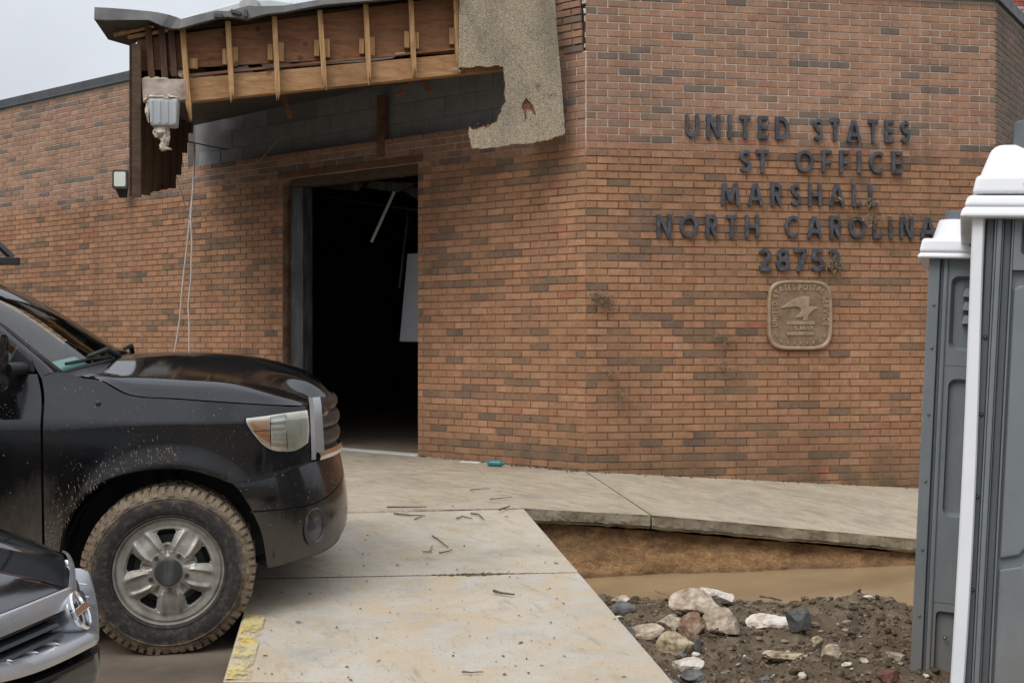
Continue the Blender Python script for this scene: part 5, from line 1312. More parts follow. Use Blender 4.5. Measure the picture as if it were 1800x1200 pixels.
# ------------------------------------------------------------------ surface helpers for the vehicles
def resample(P, n, smooth=True):
    P = [Vector(p) for p in P]
    if smooth and len(P) > 2:
        Q = []
        for i in range(len(P)-1):
            p0, p1, p2, p3 = P[max(i-1, 0)], P[i], P[i+1], P[min(i+2, len(P)-1)]
            for k in range(8):
                t = k/8; a = p1-(p2-p1)*0
                Q.append(.5*((2*p1)+(p2-p0)*t+(2*p0-5*p1+4*p2-p3)*t*t+(3*p1-p0-3*p2+p3)*t**3))
        Q.append(P[-1]); P = Q
    c = [0.]
    for i in range(1, len(P)): c.append(c[-1]+(P[i]-P[i-1]).length)
    out = []; j = 0
    for i in range(n):
        l_ = c[-1]*i/(n-1)
        while j < len(P)-2 and c[j+1] < l_: j += 1
        t = (l_-c[j])/max(1e-9, c[j+1]-c[j]); out.append(P[j].lerp(P[j+1], clamp(t)))
    return out
def coons(bot, rgt, top, lft, nu, nv, sm=(1, 1, 1, 1)):
    b, t = resample(bot, nu, sm[0]), resample(top, nu, sm[2]); l_, r_ = resample(lft, nv, sm[3]), resample(rgt, nv, sm[1])
    G_ = []
    for j in range(nv):
        v = j/(nv-1); row = []
        for i in range(nu):
            u = i/(nu-1)
            row.append(b[i]*(1-v)+t[i]*v+l_[j]*(1-u)+r_[j]*u-(b[0]*(1-u)*(1-v)+b[-1]*u*(1-v)+t[0]*(1-u)*v+t[-1]*u*v))
        G_.append(row)
    return G_
def both(name, rows, mat, parent, solid=.006, label=(None, None), sides=(-1, 1)):
    """the same panel on the near (-y) and the far (+y) side"""
    out = []
    for s in sides:
        m = MB(); m.grid([[(p[0], p[1]*-s if s == 1 else p[1], p[2]) for p in r_] for r_ in rows], flip=(s == 1))
        out.append(m.build(name, mat, parent, smooth=True, fixn=False, solid=0))
    return out
# ------------------------------------------------------------------ the black pickup truck (local x forward, -y the side in view, origin under the front axle)
TH = 12.
trk = thing('pickup_truck', 'black muddy pickup truck parked at the doorway with a pale green slip behind its windscreen', 'truck', (-1.852, 6.418, 0), (0, 0, R(TH)))
def side_w(x): return 1.0-(.235*((x-.08)/.6)**2.1 if x > .08 else 0)
def side_y(x, z):
    w_ = side_w(x)
    if z > 1.11: k = .42*(z-1.11) if z < 1.31 else .084+.36*(z-1.31)
    else: k = .012*sstep(1.11, 1.05, z)*0+.030*((1.11-z)/.6)**2
    d = math.hypot(x, z-.40); k -= .016*math.exp(-((d-.50)/.07)**2)*(1 if z > .42 else .3)
    return -(w_-k)
def S3(p): return (p[0], side_y(p[0], p[1]), p[1])
ARCH = [(-.555, .36), (-.515, .42), (-.494, .507), (-.466, .645), (-.388, .771), (-.276, .851), (-.098, .892), (.082, .889), (.22, .847), (.291, .815)]
bot = ARCH+[(.41, .818), (.53, .834), (.62, .862), (.695, .890)]
g = coons(bot, [(.695, .890), (.705, 1.0), (.690, 1.178)], [(-.586, 1.33), (-.525, 1.352), (-.46, 1.345), (-.40, 1.325), (-.317, 1.310), (-.178, 1.240), (.051, 1.219), (.302, 1.197), (.51, 1.178), (.60, 1.17), (.690, 1.178)],
          [(-.555, .36), (-.560, .70), (-.562, 1.10), (-.566, 1.24), (-.586, 1.33)], 90, 34, (1, 1, 1, 1))
both('fender', [[S3(p) for p in r_] for r_ in g], M['truck'], trk)
# rolled arch lip
lip = resample(ARCH[1:], 60); rows = []
for d, dy in ((0, 0), (.0, .012), (-.014, .05), (-.02, .12)):
    rows.append([(p.x*(1+d), side_y(p.x, p.y)+dy, (p.y-.4)*(1+d*1.5)+.4) for p in lip])
both('arch_lip', rows, M['trimrubber'], trk)
for s in (-1, 1):
    m = MB(); rows = [[(.50*math.cos(R(a)), s*y, .40+.50*math.sin(R(a))) for a in range(4, 180, 8)] for y in (.93, .55)]
    m.grid(rows); m.build('wheel_liner', M['trimrubber'], trk, smooth=True)
m = MB(); m.box2((-.56, -.56, .35), (.62, .56, 1.10)); m.box2((-4.6, -.5, .45), (-.5, .5, .62)); m.box2((-.62, -.94, .34), (-.53, .94, 1.2)); m.build('dark_inner_body', M['trimrubber'], trk)  # dark boxes added inside the shell so the panel gaps look dark
for s in (-1, 1):
    m = MB(); m.box2((-.09, s*.55, .34), (.09, s*.80, .46)); m.tube([(.0, s*.60, .45), (-.05, s*.58, 1.0)], .05, 12); m.build('suspension', M['trimrubber'], trk)
# doors
def door(x0, x1, fr):
    l_ = [(x0, .36), (x0, .8), (x0, 1.1), (x0, 1.335)]
    g = coons([(x0, .36), (x1, .36)], fr, [(x0, 1.36), (x1-.02, 1.345)], [(x0, .36), (x0, 1.36)], 40, 34, (0, 1, 0, 0)); return both('door', [[S3(p) for p in r_] for r_ in g], M['truck'], trk)
front = [(-.571, .36), (-.571, .70), (-.574, 1.10), (-.580, 1.24), (-.606, 1.345)]
dd = door(-1.74, -.571, front); door(-2.72, -1.75, [(-1.75, .36), (-1.75, 1.345)])
for o, s in zip(dd, (-1, 1)):
    m = MB(); m.box2((-1.62, s*.985, 1.10), (-1.42, s*1.02, 1.14)); m.build('handle', M['truck'], o, bevel=.01)
# hood
HX = [-.40, -.15, .14, .40, .56, .70]
def tab(xs, ys, x):
    if x <= xs[0]: return ys[0]
    for i in range(len(xs)-1):
        if x <= xs[i+1]:
            t = (x-xs[i])/(xs[i+1]-xs[i]); m0 = (ys[min(i+1, len(ys)-1)]-ys[max(i-1, 0)])/(xs[min(i+1, len(xs)-1)]-xs[max(i-1, 0)]); m1 = (ys[min(i+2, len(ys)-1)]-ys[i])/(xs[min(i+2, len(xs)-1)]-xs[i]); h = xs[i+1]-xs[i]
            return (2*t**3-3*t**2+1)*ys[i]+(t**3-2*t**2+t)*h*m0+(-2*t**3+3*t**2)*ys[i+1]+(t**3-t**2)*h*m1
    return ys[-1]
zed = lambda x: tab([-.42, -.317, -.178, .051, .302, .51, .70], [1.338, 1.316, 1.246, 1.225, 1.203, 1.184, 1.170], x)
zcr = lambda x: tab([-.42, -.25, .05, .30, .46, .58, .72], [1.352, 1.340, 1.322, 1.302, 1.264, 1.225, 1.180], x)
zce = lambda x: tab([-.42, -.15, .14, .40, .56, .68, .76, .82], [1.425, 1.440, 1.432, 1.402, 1.362, 1.318, 1.262, 1.185], x)
def hood_pt(i, w):       # i 0..1 from cowl to front, w 0 (near edge) .. 1 (centre)
    xf = lerp(.672, .80, 1-(1-w)**2); xc = lerp(-.405, -.30, 1-(1-w)**2)
    x = lerp(xc, xf, i)
    xe = min(x, .69); ye = side_y(xe, zed(xe))+.004
    ys = [ye, ye+.055, ye+.16, -.42, -.20, 0]; b = .012*sstep(-.2, .4, x)
    zs = [zed(x), lerp(zed(x), zcr(x), .62), zcr(x), lerp(zcr(x), zce(x), .72), lerp(zcr(x), zce(x), .96)+b, zce(x)+b]
    t = w*5; k = min(int(t), 4); f = t-k
    y = lerp(ys[k], ys[k+1], f)
    z = tab(ys, zs, y)
    return (x, y, z)
rows = []
for j in range(61):
    w_ = j/60; rows.append([hood_pt(i/60, w_) for i in range(61)])
full = rows+[[(p[0], -p[1], p[2]) for p in r_] for r_ in rows[-2::-1]]
m = MB(); m.grid(full); hood = m.build('hood', M['truckhood'], trk, smooth=True, fixn=False)
for v in (0,): pass
# front of the hood rolled down to the grille, with its seam
fr_ = [hood_pt(1, j/40) for j in range(41)]; fr_ = fr_+[(p[0], -p[1], p[2]) for p in fr_[-2::-1]]
m = MB(); m.grid([[(p[0]+dx, p[1], p[2]+dz) for p in fr_] for dx, dz in ((.002, .001), (.020, -.016), (.030, -.040), (.022, -.065))]); m.build('hood_lip', M['truckhood'], trk, smooth=True, fixn=False)
sm_ = [hood_pt((.555-hood_pt(0, j/30)[0])/(hood_pt(1, j/30)[0]-hood_pt(0, j/30)[0])*1.0, j/30) for j in range(31)]
m = MB(); m.tube([(p[0]-.006, p[1], p[2]-.0028) for p in sm_], .0040, 6); m.tube([(p[0]-.006, -p[1], p[2]-.0028) for p in sm_], .0040, 6); m.build('hood_seam', M['trimrubber'], hood, smooth=True)
# grille: chrome surround with dark bars
gl = thing('grille', None, None); gl.parent = trk
def gx(y): return lerp(.86, .715, (abs(y)/.74)**2.2)
def gpath(z, y0, y1, n=40, dx=0.): return [(gx(lerp(y0, y1, i/n))+dx, lerp(y0, y1, i/n), z) for i in range(n+1)]
m = MB()
for s in (-1, 1):
    rows = []
    for z, a, dx in ((1.215, .030, -.005), (1.18, .034, .0), (1.10, .040, .004), (1.0, .046, .008), (.93, .052, .010), (.897, .055, .010)):
        y0 = .755; rows.append([(gx(y0)-.035+dx, s*(y0+.012), z), (gx(y0)-.014+dx, s*(y0+.016), z), (gx(y0-a)+.012+dx, s*(y0-a), z), (gx(y0-a)-.03+dx, s*(y0-a-.01), z)])
    m.grid(rows)
rows = [[(gx(y)+dx, y, z) for y in [lerp(-.76, .76, i/50) for i in range(51)]] for dx, z in ((-.03, .94), (.012, .935), (.026, .915), (.020, .893), (-.02, .885))]; m.grid(rows)
m.build('surround', M['chrome'], gl, smooth=True)
for z0, z1, dx in ((1.128, 1.206, -.012), (1.04, 1.126, .0), (.948, 1.038, .002)):
    m = MB(); rows = []
    for k in range(9):
        a = R(-90+180*k/8); zz = lerp(z0, z1, .5+.5*math.sin(a)); rows.append([(p[0]-.028+.036*math.cos(a)+dx, p[1], zz) for p in gpath(zz, -.70, .70)])
    m.grid(rows); m.build('grille_bar', M['blackplastic'], gl, smooth=True)
m = MB(); m.grid([[(p[0]-.02, p[1], z) for p in gpath(z, -.74, .74)] for z in (.88, 1.2)]); m.build('grille_back', M['trimrubber'], gl)
# headlights
HL = dict(b=[(.434, 1.000), (.47, .972), (.518, .955), (.60, .952), (.665, .985)], r=[(.665, .985), (.672, 1.06), (.662, 1.150)], t=[(.363, 1.125), (.45, 1.132), (.55, 1.142), (.662, 1.150)], l=[(.434, 1.000), (.392, 1.055), (.366, 1.10), (.363, 1.125)])
def off3(p, o): return (p[0], side_y(p[0], p[1])-o, p[1])
g = coons(HL['b'], HL['r'], HL['t'], HL['l'], 30, 20)
cxh = sum(p.x for r_ in g for p in r_)/600; czh = sum(p.y for r_ in g for p in r_)/600
for o, s in zip([None, None], (-1, 1)):
    hl = thing('headlight', None, None); hl.parent = trk
    F3 = lambda p, o: (p[0], s*-1*off3(p, o)[1] if s == 1 else off3(p, o)[1], p[1])
    grow = lambda p, k: Vector((cxh+(p.x-cxh)*k, czh+(p.y-czh)*k))
    m = MB(); m.grid([[F3(grow(p, 1.05), .003) for p in r_] for r_ in g]); m.build('housing', M['trimrubber'], hl, smooth=True)
    m = MB(); rows = [[F3(p, .007+.004*0) for p in r_] for r_ in g]; m.grid(rows); m.build('reflector', M['lampin'], hl, smooth=True)
    ga = coons([(.436, 1.010), (.455, 1.0), (.475, .998)], [(.475, .998), (.478, 1.06), (.474, 1.112)], [(.385, 1.112), (.43, 1.112), (.474, 1.112)], [(.436, 1.010), (.405, 1.05), (.385, 1.112)], 14, 12)
    m = MB(); m.grid([[F3(p, .0095) for p in r_] for r_ in ga]); m.build('turn_signal', M['amber'], hl, smooth=True)
    m = MB()
    for (x, z, r_) in ((.575, 1.05, .058),):
        m.lathe([(r_, 0), (r_*.96, .004), (r_*.5, .0), (r_*.25, -.006), (.001, -.008)], 28, 'y', (0, 0, 0))
    m.v = [(p[0]+.575, F3((p[0]+.575, p[2]+1.05), .0105+p[1]*0)[1]+(p[1]*.6 if s == -1 else -p[1]*.6), p[2]+1.05) for p in m.v]
    m.build('lamp_bowl', M['lampin'], hl, smooth=True)
    gb = coons([(.482, .968), (.56, .956)], [(.56, .956), (.555, 1.05), (.55, 1.138)], [(.482, 1.130), (.55, 1.138)], [(.482, .968), (.482, 1.130)], 8, 12)
    m = MB(); m.grid([[F3(p, .0095+.004*(j % 2)) for p in r_] for j, r_ in enumerate(gb)]); m.build('facet_reflector', M['facet'], hl)
    for q0, q1 in (((.479, .985), (.479, 1.126)), ((.562, .962), (.553, 1.136)), ((.40, 1.06), (.478, 1.062))):
        m = MB(); m.tube([F3(q0, .012), F3(((q0[0]+q1[0])/2, (q0[1]+q1[1])/2), .012), F3(q1, .012)], .0022, 5); m.build('lamp_divider', M['framesteel'], hl)
    m = MB(); m.grid([[F3(grow(p, 1.0), .016+.012*math.sin(PI*i/29)*math.sin(PI*j/19)) for i, p in enumerate(r_)] for j, r_ in enumerate(g)]); m.build('lens', M['lens'], hl, smooth=True, fixn=False)
# bumper
def bump_pt(a, z, xf, yw=.985, e=2.5, xs=.22):
    c, s_ = math.cos(a), math.sin(a); return (xs+(xf-xs)*s_**(2/e), -yw*c**(2/e), z)
def xfz(z): return tab([.38, .44, .50, .62, .74, .86, .895], [.84, .885, .908, .912, .895, .868, .855], z)
def ywz(z): return tab([.38, .5, .65, .8, .9], [.955, .975, .99, .995, .975], z)
def arch_x(z): return tab([.384, .565, .691, .798, .818], [.469, .439, .385, .315, .291], z)
def bump_row(z0f, n=70):
    """z0f(t): height along the row, t 0 at the arch .. 1 at the centre"""
    row = []
    for i in range(n+1):
        t = i/n; z = z0f(t); xf = xfz(z); xs = .22; k = clamp((arch_x(min(z, .818))-xs)/(xf-xs)); a0 = math.asin(k**1.25)
        row.append(bump_pt(lerp(a0, PI/2, t), z, xf, ywz(z)))
    return row
def bump(name, rows_f, mat, dx=0.):
    rows = [bump_row(f) for f in rows_f]; full = [r_+[(p[0], -p[1], p[2]) for p in r_[-2::-1]] for r_ in rows]
    if dx: full = [[(p[0]+dx*(.3), p[1]*(1-dx*.2), p[2]) for p in r_] for r_ in full]
    m = MB(); m.grid(full); return m.build(name, mat, trk, smooth=True, fixn=False)
topf = lambda t: .812+.075*sstep(0, .5, t)
midf = lambda t: .672+.085*sstep(.25, .9, t)
botf = lambda t: .384+.02*sstep(0, .3, t)+.02*sstep(.4, 1, t)
bump('bumper', [lambda t, k=k: lerp(midf(t)+.004, topf(t), k) for k in [i/10 for i in range(11)]], M['truckbump'])
lower = bump('lower_bumper', [lambda t, k=k: lerp(botf(t), midf(t)-.004, k) for k in [i/12 for i in range(13)]], M['truckbump'], -.012)
m = MB(); r0 = bump_row(botf); full = r0+[(p[0], -p[1], p[2]) for p in r0[-2::-1]]
m.grid([full, [(p[0]-.12, p[1]*.86, p[2]+.03) for p in full]]); r1 = bump_row(lambda t: midf(t)); f1 = r1+[(p[0], -p[1], p[2]) for p in r1[-2::-1]]
m.grid([[(p[0]-.010, p[1]*.993, p[2]-.008) for p in f1], [(p[0]-.010, p[1]*.993, p[2]+.008) for p in f1]]); m.build('bumper_return', M['trimrubber'], trk, smooth=True)
r2 = bump_row(topf); f2 = [(p[0], p[1], p[2]) for p in r2]+[(p[0], -p[1], p[2]) for p in r2[-2::-1]]
m = MB(); m.grid([[(p[0]-.004, p[1], p[2]) for p in f2], [(p[0]-.06, p[1]*.93, p[2]+.012) for p in f2]]); m.build('bumper_top', M['truckbump'], trk, smooth=True)
# fog lamp in the lower bumper
for s in (-1, 1):
    fg = thing('fog_lamp', None, None); fg.parent = trk
    z = .560; xf = xfz(z); best = None
    for i in range(400):
        p = bump_pt(lerp(.6, 1.5, i/400), z, xf, ywz(z))
        if best is None or abs(p[0]-.705) < abs(best[0]-.705): best = p; bi = i
    q0 = bump_pt(lerp(.6, 1.5, bi/400)-.03, z, xf, ywz(z)); q1 = bump_pt(lerp(.6, 1.5, bi/400)+.03, z, xf, ywz(z))
    tx = Vector((q1[0]-q0[0], q1[1]-q0[1], 0)).normalized(); nn = Vector((tx.y, -tx.x, 0)); c = Vector(best)
    FG = lambda a, b, d: (lambda v: (v.x, v.y*(-s), v.z))(c+tx*a+Vector((0, 0, b))+nn*d)
    for nm, mt, prof in (('bezel', 'truckbump', [(.090, -.002), (.080, .006), (.072, .006), (.062, -.006)]), ('lens', 'fogglass', [(.066, -.004), (.050, -.001), (.03, .003), (.002, .005)])):
        m = MB(); m.grid([[FG(r_*math.cos(2*PI*k/28), r_*1.12*math.sin(2*PI*k/28), d) for k in range(28)] for r_, d in prof], wrap=True); m.build(nm, M[mt], fg, smooth=True)
# (fog lamps done) windscreen and pillars
E_ = [(-.52, 1.345), (-.66, 1.455), (-.80, 1.570), (-1.0, 1.712), (-1.24, 1.835)]
Ex = resample(E_, 30); Wg = lambda t: lerp(.775, .615, t)
def ws(t, v):
    p = Ex[min(29, int(round(t*29)))]; w_ = Wg(t); return (p.x+lerp(.225, .13, t)*(1-v*v), w_*v, p.y+lerp(.072, .035, t)*(1-v*v))
rows = [[ws(i/29, -1+2*j/30) for j in range(31)] for i in range(30)]
m = MB(); m.grid(rows); m.build('windscreen', M['wglass'], trk, smooth=True, fixn=False)
m = MB(); m.tube([ws(i/29, -.99) for i in range(30)], .010, 6); m.tube([ws(i/29, .99) for i in range(30)], .010, 6); m.tube([ws(0, -1+j/15) for j in range(31)], .012, 6); m.build('windscreen_seal', M['trimrubber'], trk, smooth=True)
m = MB(); m.grid([[(lambda p: (p[0]-.012, p[1]*.995, p[2]-.006))(ws(lerp(.83, 1, i/6), -1+2*j/30)) for j in range(31)] for i in range(7)]); m.build('sun_band', M['trimrubber'], trk, smooth=True)
O_ = resample([(-.588, 1.328), (-.640, 1.405), (-.770, 1.515), (-.97, 1.672), (-1.24, 1.80)], 30)
rows = []
for k in range(7):
    f = k/6; row = []
    for i in range(30):
        a = Vector(ws(i/29, -1.0)); b = Vector((O_[i].x, side_y(O_[i].x, O_[i].y), O_[i].y)); c = a.lerp(b, f); c += Vector((.012, -.034, .016))*math.sin(PI*f)**.8; row.append(tuple(c))
    rows.append(row)
both('windscreen_pillar', rows, M['truckhood'], trk)
rfz = lambda y: 1.872+.045*(1-(y/.62)**2)
m = MB(); rows = []
for x, dz in ((-1.24, -.035), (-1.34, -.005), (-1.6, .012), (-2.1, .014), (-2.5, 0), (-2.72, -.03)):
    rows.append([(x+ (.13*(1-(y/.62)**2) if x == -1.24 else 0), y, rfz(y)+dz-(.05 if abs(y) > .66 else 0)) for y in [-.69, -.655]+[lerp(-.615, .615, j/16) for j in range(17)]+[.655, .69]])
m.grid(rows); m.build('roof', M['truckhood'], trk, smooth=True, fixn=False)
# side glass, pillars, mirror
gw_ = coons([(-1.70, 1.365), (-.66, 1.352)], [(-.66, 1.352), (-.70, 1.41), (-.80, 1.50), (-.98, 1.645), (-1.22, 1.79)], [(-1.70, 1.80), (-1.22, 1.79)], [(-1.70, 1.365), (-1.70, 1.80)], 24, 20, (0, 1, 0, 0))
both('side_window', [[(p.x, side_y(p.x, p.y)+.012, p.y) for p in r_] for r_ in gw_], M['sideglass'], trk)
gw_ = coons([(-2.60, 1.365), (-1.80, 1.365)], [(-1.80, 1.365), (-1.80, 1.80)], [(-2.45, 1.80), (-1.80, 1.80)], [(-2.60, 1.365), (-2.45, 1.80)], 14, 14, (0, 0, 0, 0))
both('side_window', [[(p.x, side_y(p.x, p.y)+.012, p.y) for p in r_] for r_ in gw_], M['sideglass'], trk)
for s in (-1, 1):
    m = MB(); m.tube([(-1.75, s*.90, 1.35), (-1.75, s*.70, 1.86)], .04, 6); m.tube([(-2.68, s*.90, 1.35), (-2.6, s*.70, 1.86)], .06, 6); m.tube([(-1.24, s*.69, 1.83), (-2.70, s*.69, 1.83)], .03, 6); m.build('door_pillar', M['truckhood'], trk)
    mi = thing('side_mirror', None, None); mi.parent = trk
    m = MB(); pts = [(-.76, 1.36), (-.615, 1.35), (-.628, 1.41), (-.70, 1.48)]; m.prism(pts, lambda a, b, d: (a, s*d, b), .84, .905); m.build('sail', M['blackplastic'], mi, bevel=.01)
    m = MB(); m.tube([(-.66, s*.88, 1.375), (-.72, s*1.02, 1.37)], .032, 10); m.build('arm', M['blackplastic'], mi, smooth=True)
    m = MB(); m.prism(rrect(.20, .26, .05), lambda a, b, d: (-.735+d-.05*abs(b)-.1*(abs(a)/.1)**2*.2, s*(1.10+a), 1.405+b), -.05, .045); m.build('housing', M['truckhood'], mi, bevel=.02, seg=3)
    m = MB(); m.lathe([(.013, .004), (.013, -.006), (.008, -.010), (.001, -.010)], 16, 'y', (0, 0, 0)); m.v = [(p[0]-.322, s*-1*(side_y(-.322, 1.205)+p[1]) if s == 1 else side_y(-.322, 1.205)+p[1], p[2]+1.205) for p in m.v]; m.build('side_badge', M['blackplastic'], trk, smooth=True)
# cowl and wipers, dash, seats, paper
m = MB(); m.grid([[(lambda a, b: (lerp(a[0], b[0], k/4)+.0, lerp(a[1], b[1], k/4), lerp(a[2], b[2], k/4)-.012*math.sin(PI*k/4)))(hood_pt(0, j/30), ws(0, -1+j/30)) for j in range(31)] for k in range(5)]); r_ = m.v[:]; m.grid([[(-0+r_[k*31+j][0], -r_[k*31+j][1], r_[k*31+j][2]) for j in range(31)] for k in range(5)]); m.build('cowl', M['blackplastic'], trk, smooth=True)
for (y0, y1, t1) in ((-.30, -.73, .10), (.30, -.20, .12)):
    wpr = thing('wiper', None, None); wpr.parent = trk
    a = Vector(ws(0, y0/.775))+Vector((.02, 0, .015)); b = Vector(ws(t1*.35, y1/.775))+Vector((.012, 0, .018)); c = Vector(ws(.03, (y0-.12)/.775))+Vector((.03, 0, .045))
    m = MB(); m.tube([a, c, a.lerp(b, .62)+Vector((.0, 0, .022))], [.016, .014, .008], 8); m.build('wiper_arm', M['blackplastic'], wpr, smooth=True)
    m = MB(); m.tube([a.lerp(b, .12)+Vector((-.01, 0, .0)), a.lerp(b, .6)+Vector((-.004, 0, .006)), b], .009, 6); m.build('wiper_blade', M['trimrubber'], wpr, smooth=True)
m = MB(); m.grid([[(x, y, z) for y in [lerp(-.76, .76, j/10) for j in range(11)]] for x, z in ((-.50, 1.335), (-.62, 1.355), (-.80, 1.36), (-.86, 1.33), (-.86, 1.0))]); m.box2((-2.7, -.85, .5), (-.86, .85, .62)); m.build('dashboard', M['interior'], trk, smooth=True)
for y in (-.38, .38):
    m = MB(); m.box2((-1.75, y-.26, .8), (-1.25, y+.26, .98)); m.hexa([(-1.86, y-.25, .9), (-1.70, y-.25, .9), (-1.70, y+.25, .9), (-1.86, y+.25, .9), (-2.0, y-.23, 1.55), (-1.90, y-.23, 1.55), (-1.90, y+.23, 1.55), (-2.0, y+.23, 1.55)]); m.box2((-2.03, y-.13, 1.57), (-1.92, y+.13, 1.75)); m.build('seat', M['interior'], trk, bevel=.04)
m = MB(); m.lathe([(.19, 0), (.195, .012), (.19, .024), (.178, .012), (.19, 0)], 30, 'y'); m.v = [(-.98+.35*p[2]-.0+p[1]*.9, .38+p[0], 1.33+.92*p[2]+p[1]*.3) for p in m.v]; m.build('steering_wheel', M['interior'], trk, smooth=True)
o = MB(); q = [Vector(ws(t, v))+Vector((-.018, 0, -.012)) for t, v in ((.012, -.955), (.012, -.66), (.105, -.70), (.105, -.965))]
o.hexa(q+[p+Vector((-.003, 0, -.003)) for p in q]); o.build('paper_slip', M['paper'], trk)
# bed
bed = []
for s in (-1, 1):
    m = MB(); g = coons([(-4.75, .52), (-4.2, .52), (-4.16, .66), (-4.05, .82), (-3.85, .90), (-3.70, .905), (-3.55, .90), (-3.35, .82), (-3.24, .66), (-3.2, .40), (-2.75, .40)], [(-2.75, .40), (-2.75, 1.32)], [(-4.75, 1.32), (-2.75, 1.32)], [(-4.75, .52), (-4.75, 1.32)], 60, 20, (1, 0, 0, 0))
    m.grid([[(p.x, s*-side_y(-1, p.y), p.y) for p in r_] for r_ in g]); m.build('bed_side', M['truck'], trk, smooth=True)
m = MB(); m.box2((-4.72, -.85, .70), (-2.8, .85, .76)); m.box2((-4.76, -.9, .6), (-4.72, .9, 1.30)); m.box2((-2.80, -.9, .6), (-2.75, .9, 1.34)); m.build('bed_floor', M['truck'], trk)
m = MB(); m.box2((-4.95, -.95, .45), (-4.78, .95, .65)); m.build('rear_bumper', M['chrome'], trk, bevel=.03)
m = MB(); m.box2((-2.74, -.62, 1.38), (-2.70, .62, 1.80)); m.build('rear_window', M['sideglass'], trk)
# ladder rack above the cab
rk = thing('ladder_rack', 'black metal ladder rack reaching forward over the truck cab at the left edge', 'rack', (0, 0, 0)); rk.parent = None
rk.location = trk.location; rk.rotation_euler = trk.rotation_euler
for s in (-1, 1):
    m = MB(); m.box2((-4.6, s*.75-.025, 1.965), (-1.02, s*.75+.025, 2.012)); m.build('side_rail', M['blackplastic'], rk, bevel=.004)
    m = MB(); m.tube([(-1.06, s*.75, 2.01), (-1.30, s*.75, 2.25), (-4.5, s*.75, 2.25)], .022, 4); m.build('upper_rail', M['blackplastic'], rk)
    for x in (-2.85, -4.5): m = MB(); m.box2((x-.025, s*.75-.02, 1.32), (x+.025, s*.75+.02, 2.25)); m.build('upright', M['blackplastic'], rk)
for x in (-1.6, -2.85, -4.5): m = MB(); m.box2((x-.02, -.75, 2.23), (x+.02, .75, 2.27)); m.build('cross_bar', M['blackplastic'], rk)
# wheels
def rim_h(r_, a):
    """depth of the alloy face (positive is outward) at radius r, angle a; None where the five openings are"""
    if r_ > .240: return -.004+.016*sstep(.246, .254, r_) if r_ < .256 else .012
    h = .020*(1-((r_-.10)/.16)**2) if r_ > .10 else .022
    h -= .028*sstep(.13, .2, r_)*sstep(.245, .21, r_)*.35
    best = min(abs(((a-R(90)-k*2*PI/5+PI) % (2*PI))-PI) for k in range(5))
    hw = lerp(.15, .30, clamp((r_-.115)/.10))
    if .128 < r_ < .203:
        d = best-hw
        h -= .012*math.exp(-max(d, 0)/.045)
    if r_ > .085: h += .011*math.exp(-((best-hw-.16)/.07)**2)*sstep(.085, .12, r_)*sstep(.225, .19, r_)
    h -= .020*math.exp(-((best)/.10)**2)*sstep(.07, .10, r_)*sstep(.14, .118, r_)
    return h
def in_hole(r_, a):
    best = min(abs(((a-R(90)-k*2*PI/5+PI) % (2*PI))-PI) for k in range(5)); hw = lerp(.15, .30, clamp((r_-.115)/.10))
    k = .022/max(r_, .01)
    return .128 < r_ < .200 and best < hw-.02 and not (r_ > .192 and best > hw-.07) and not (r_ < .134 and best > hw-.07)
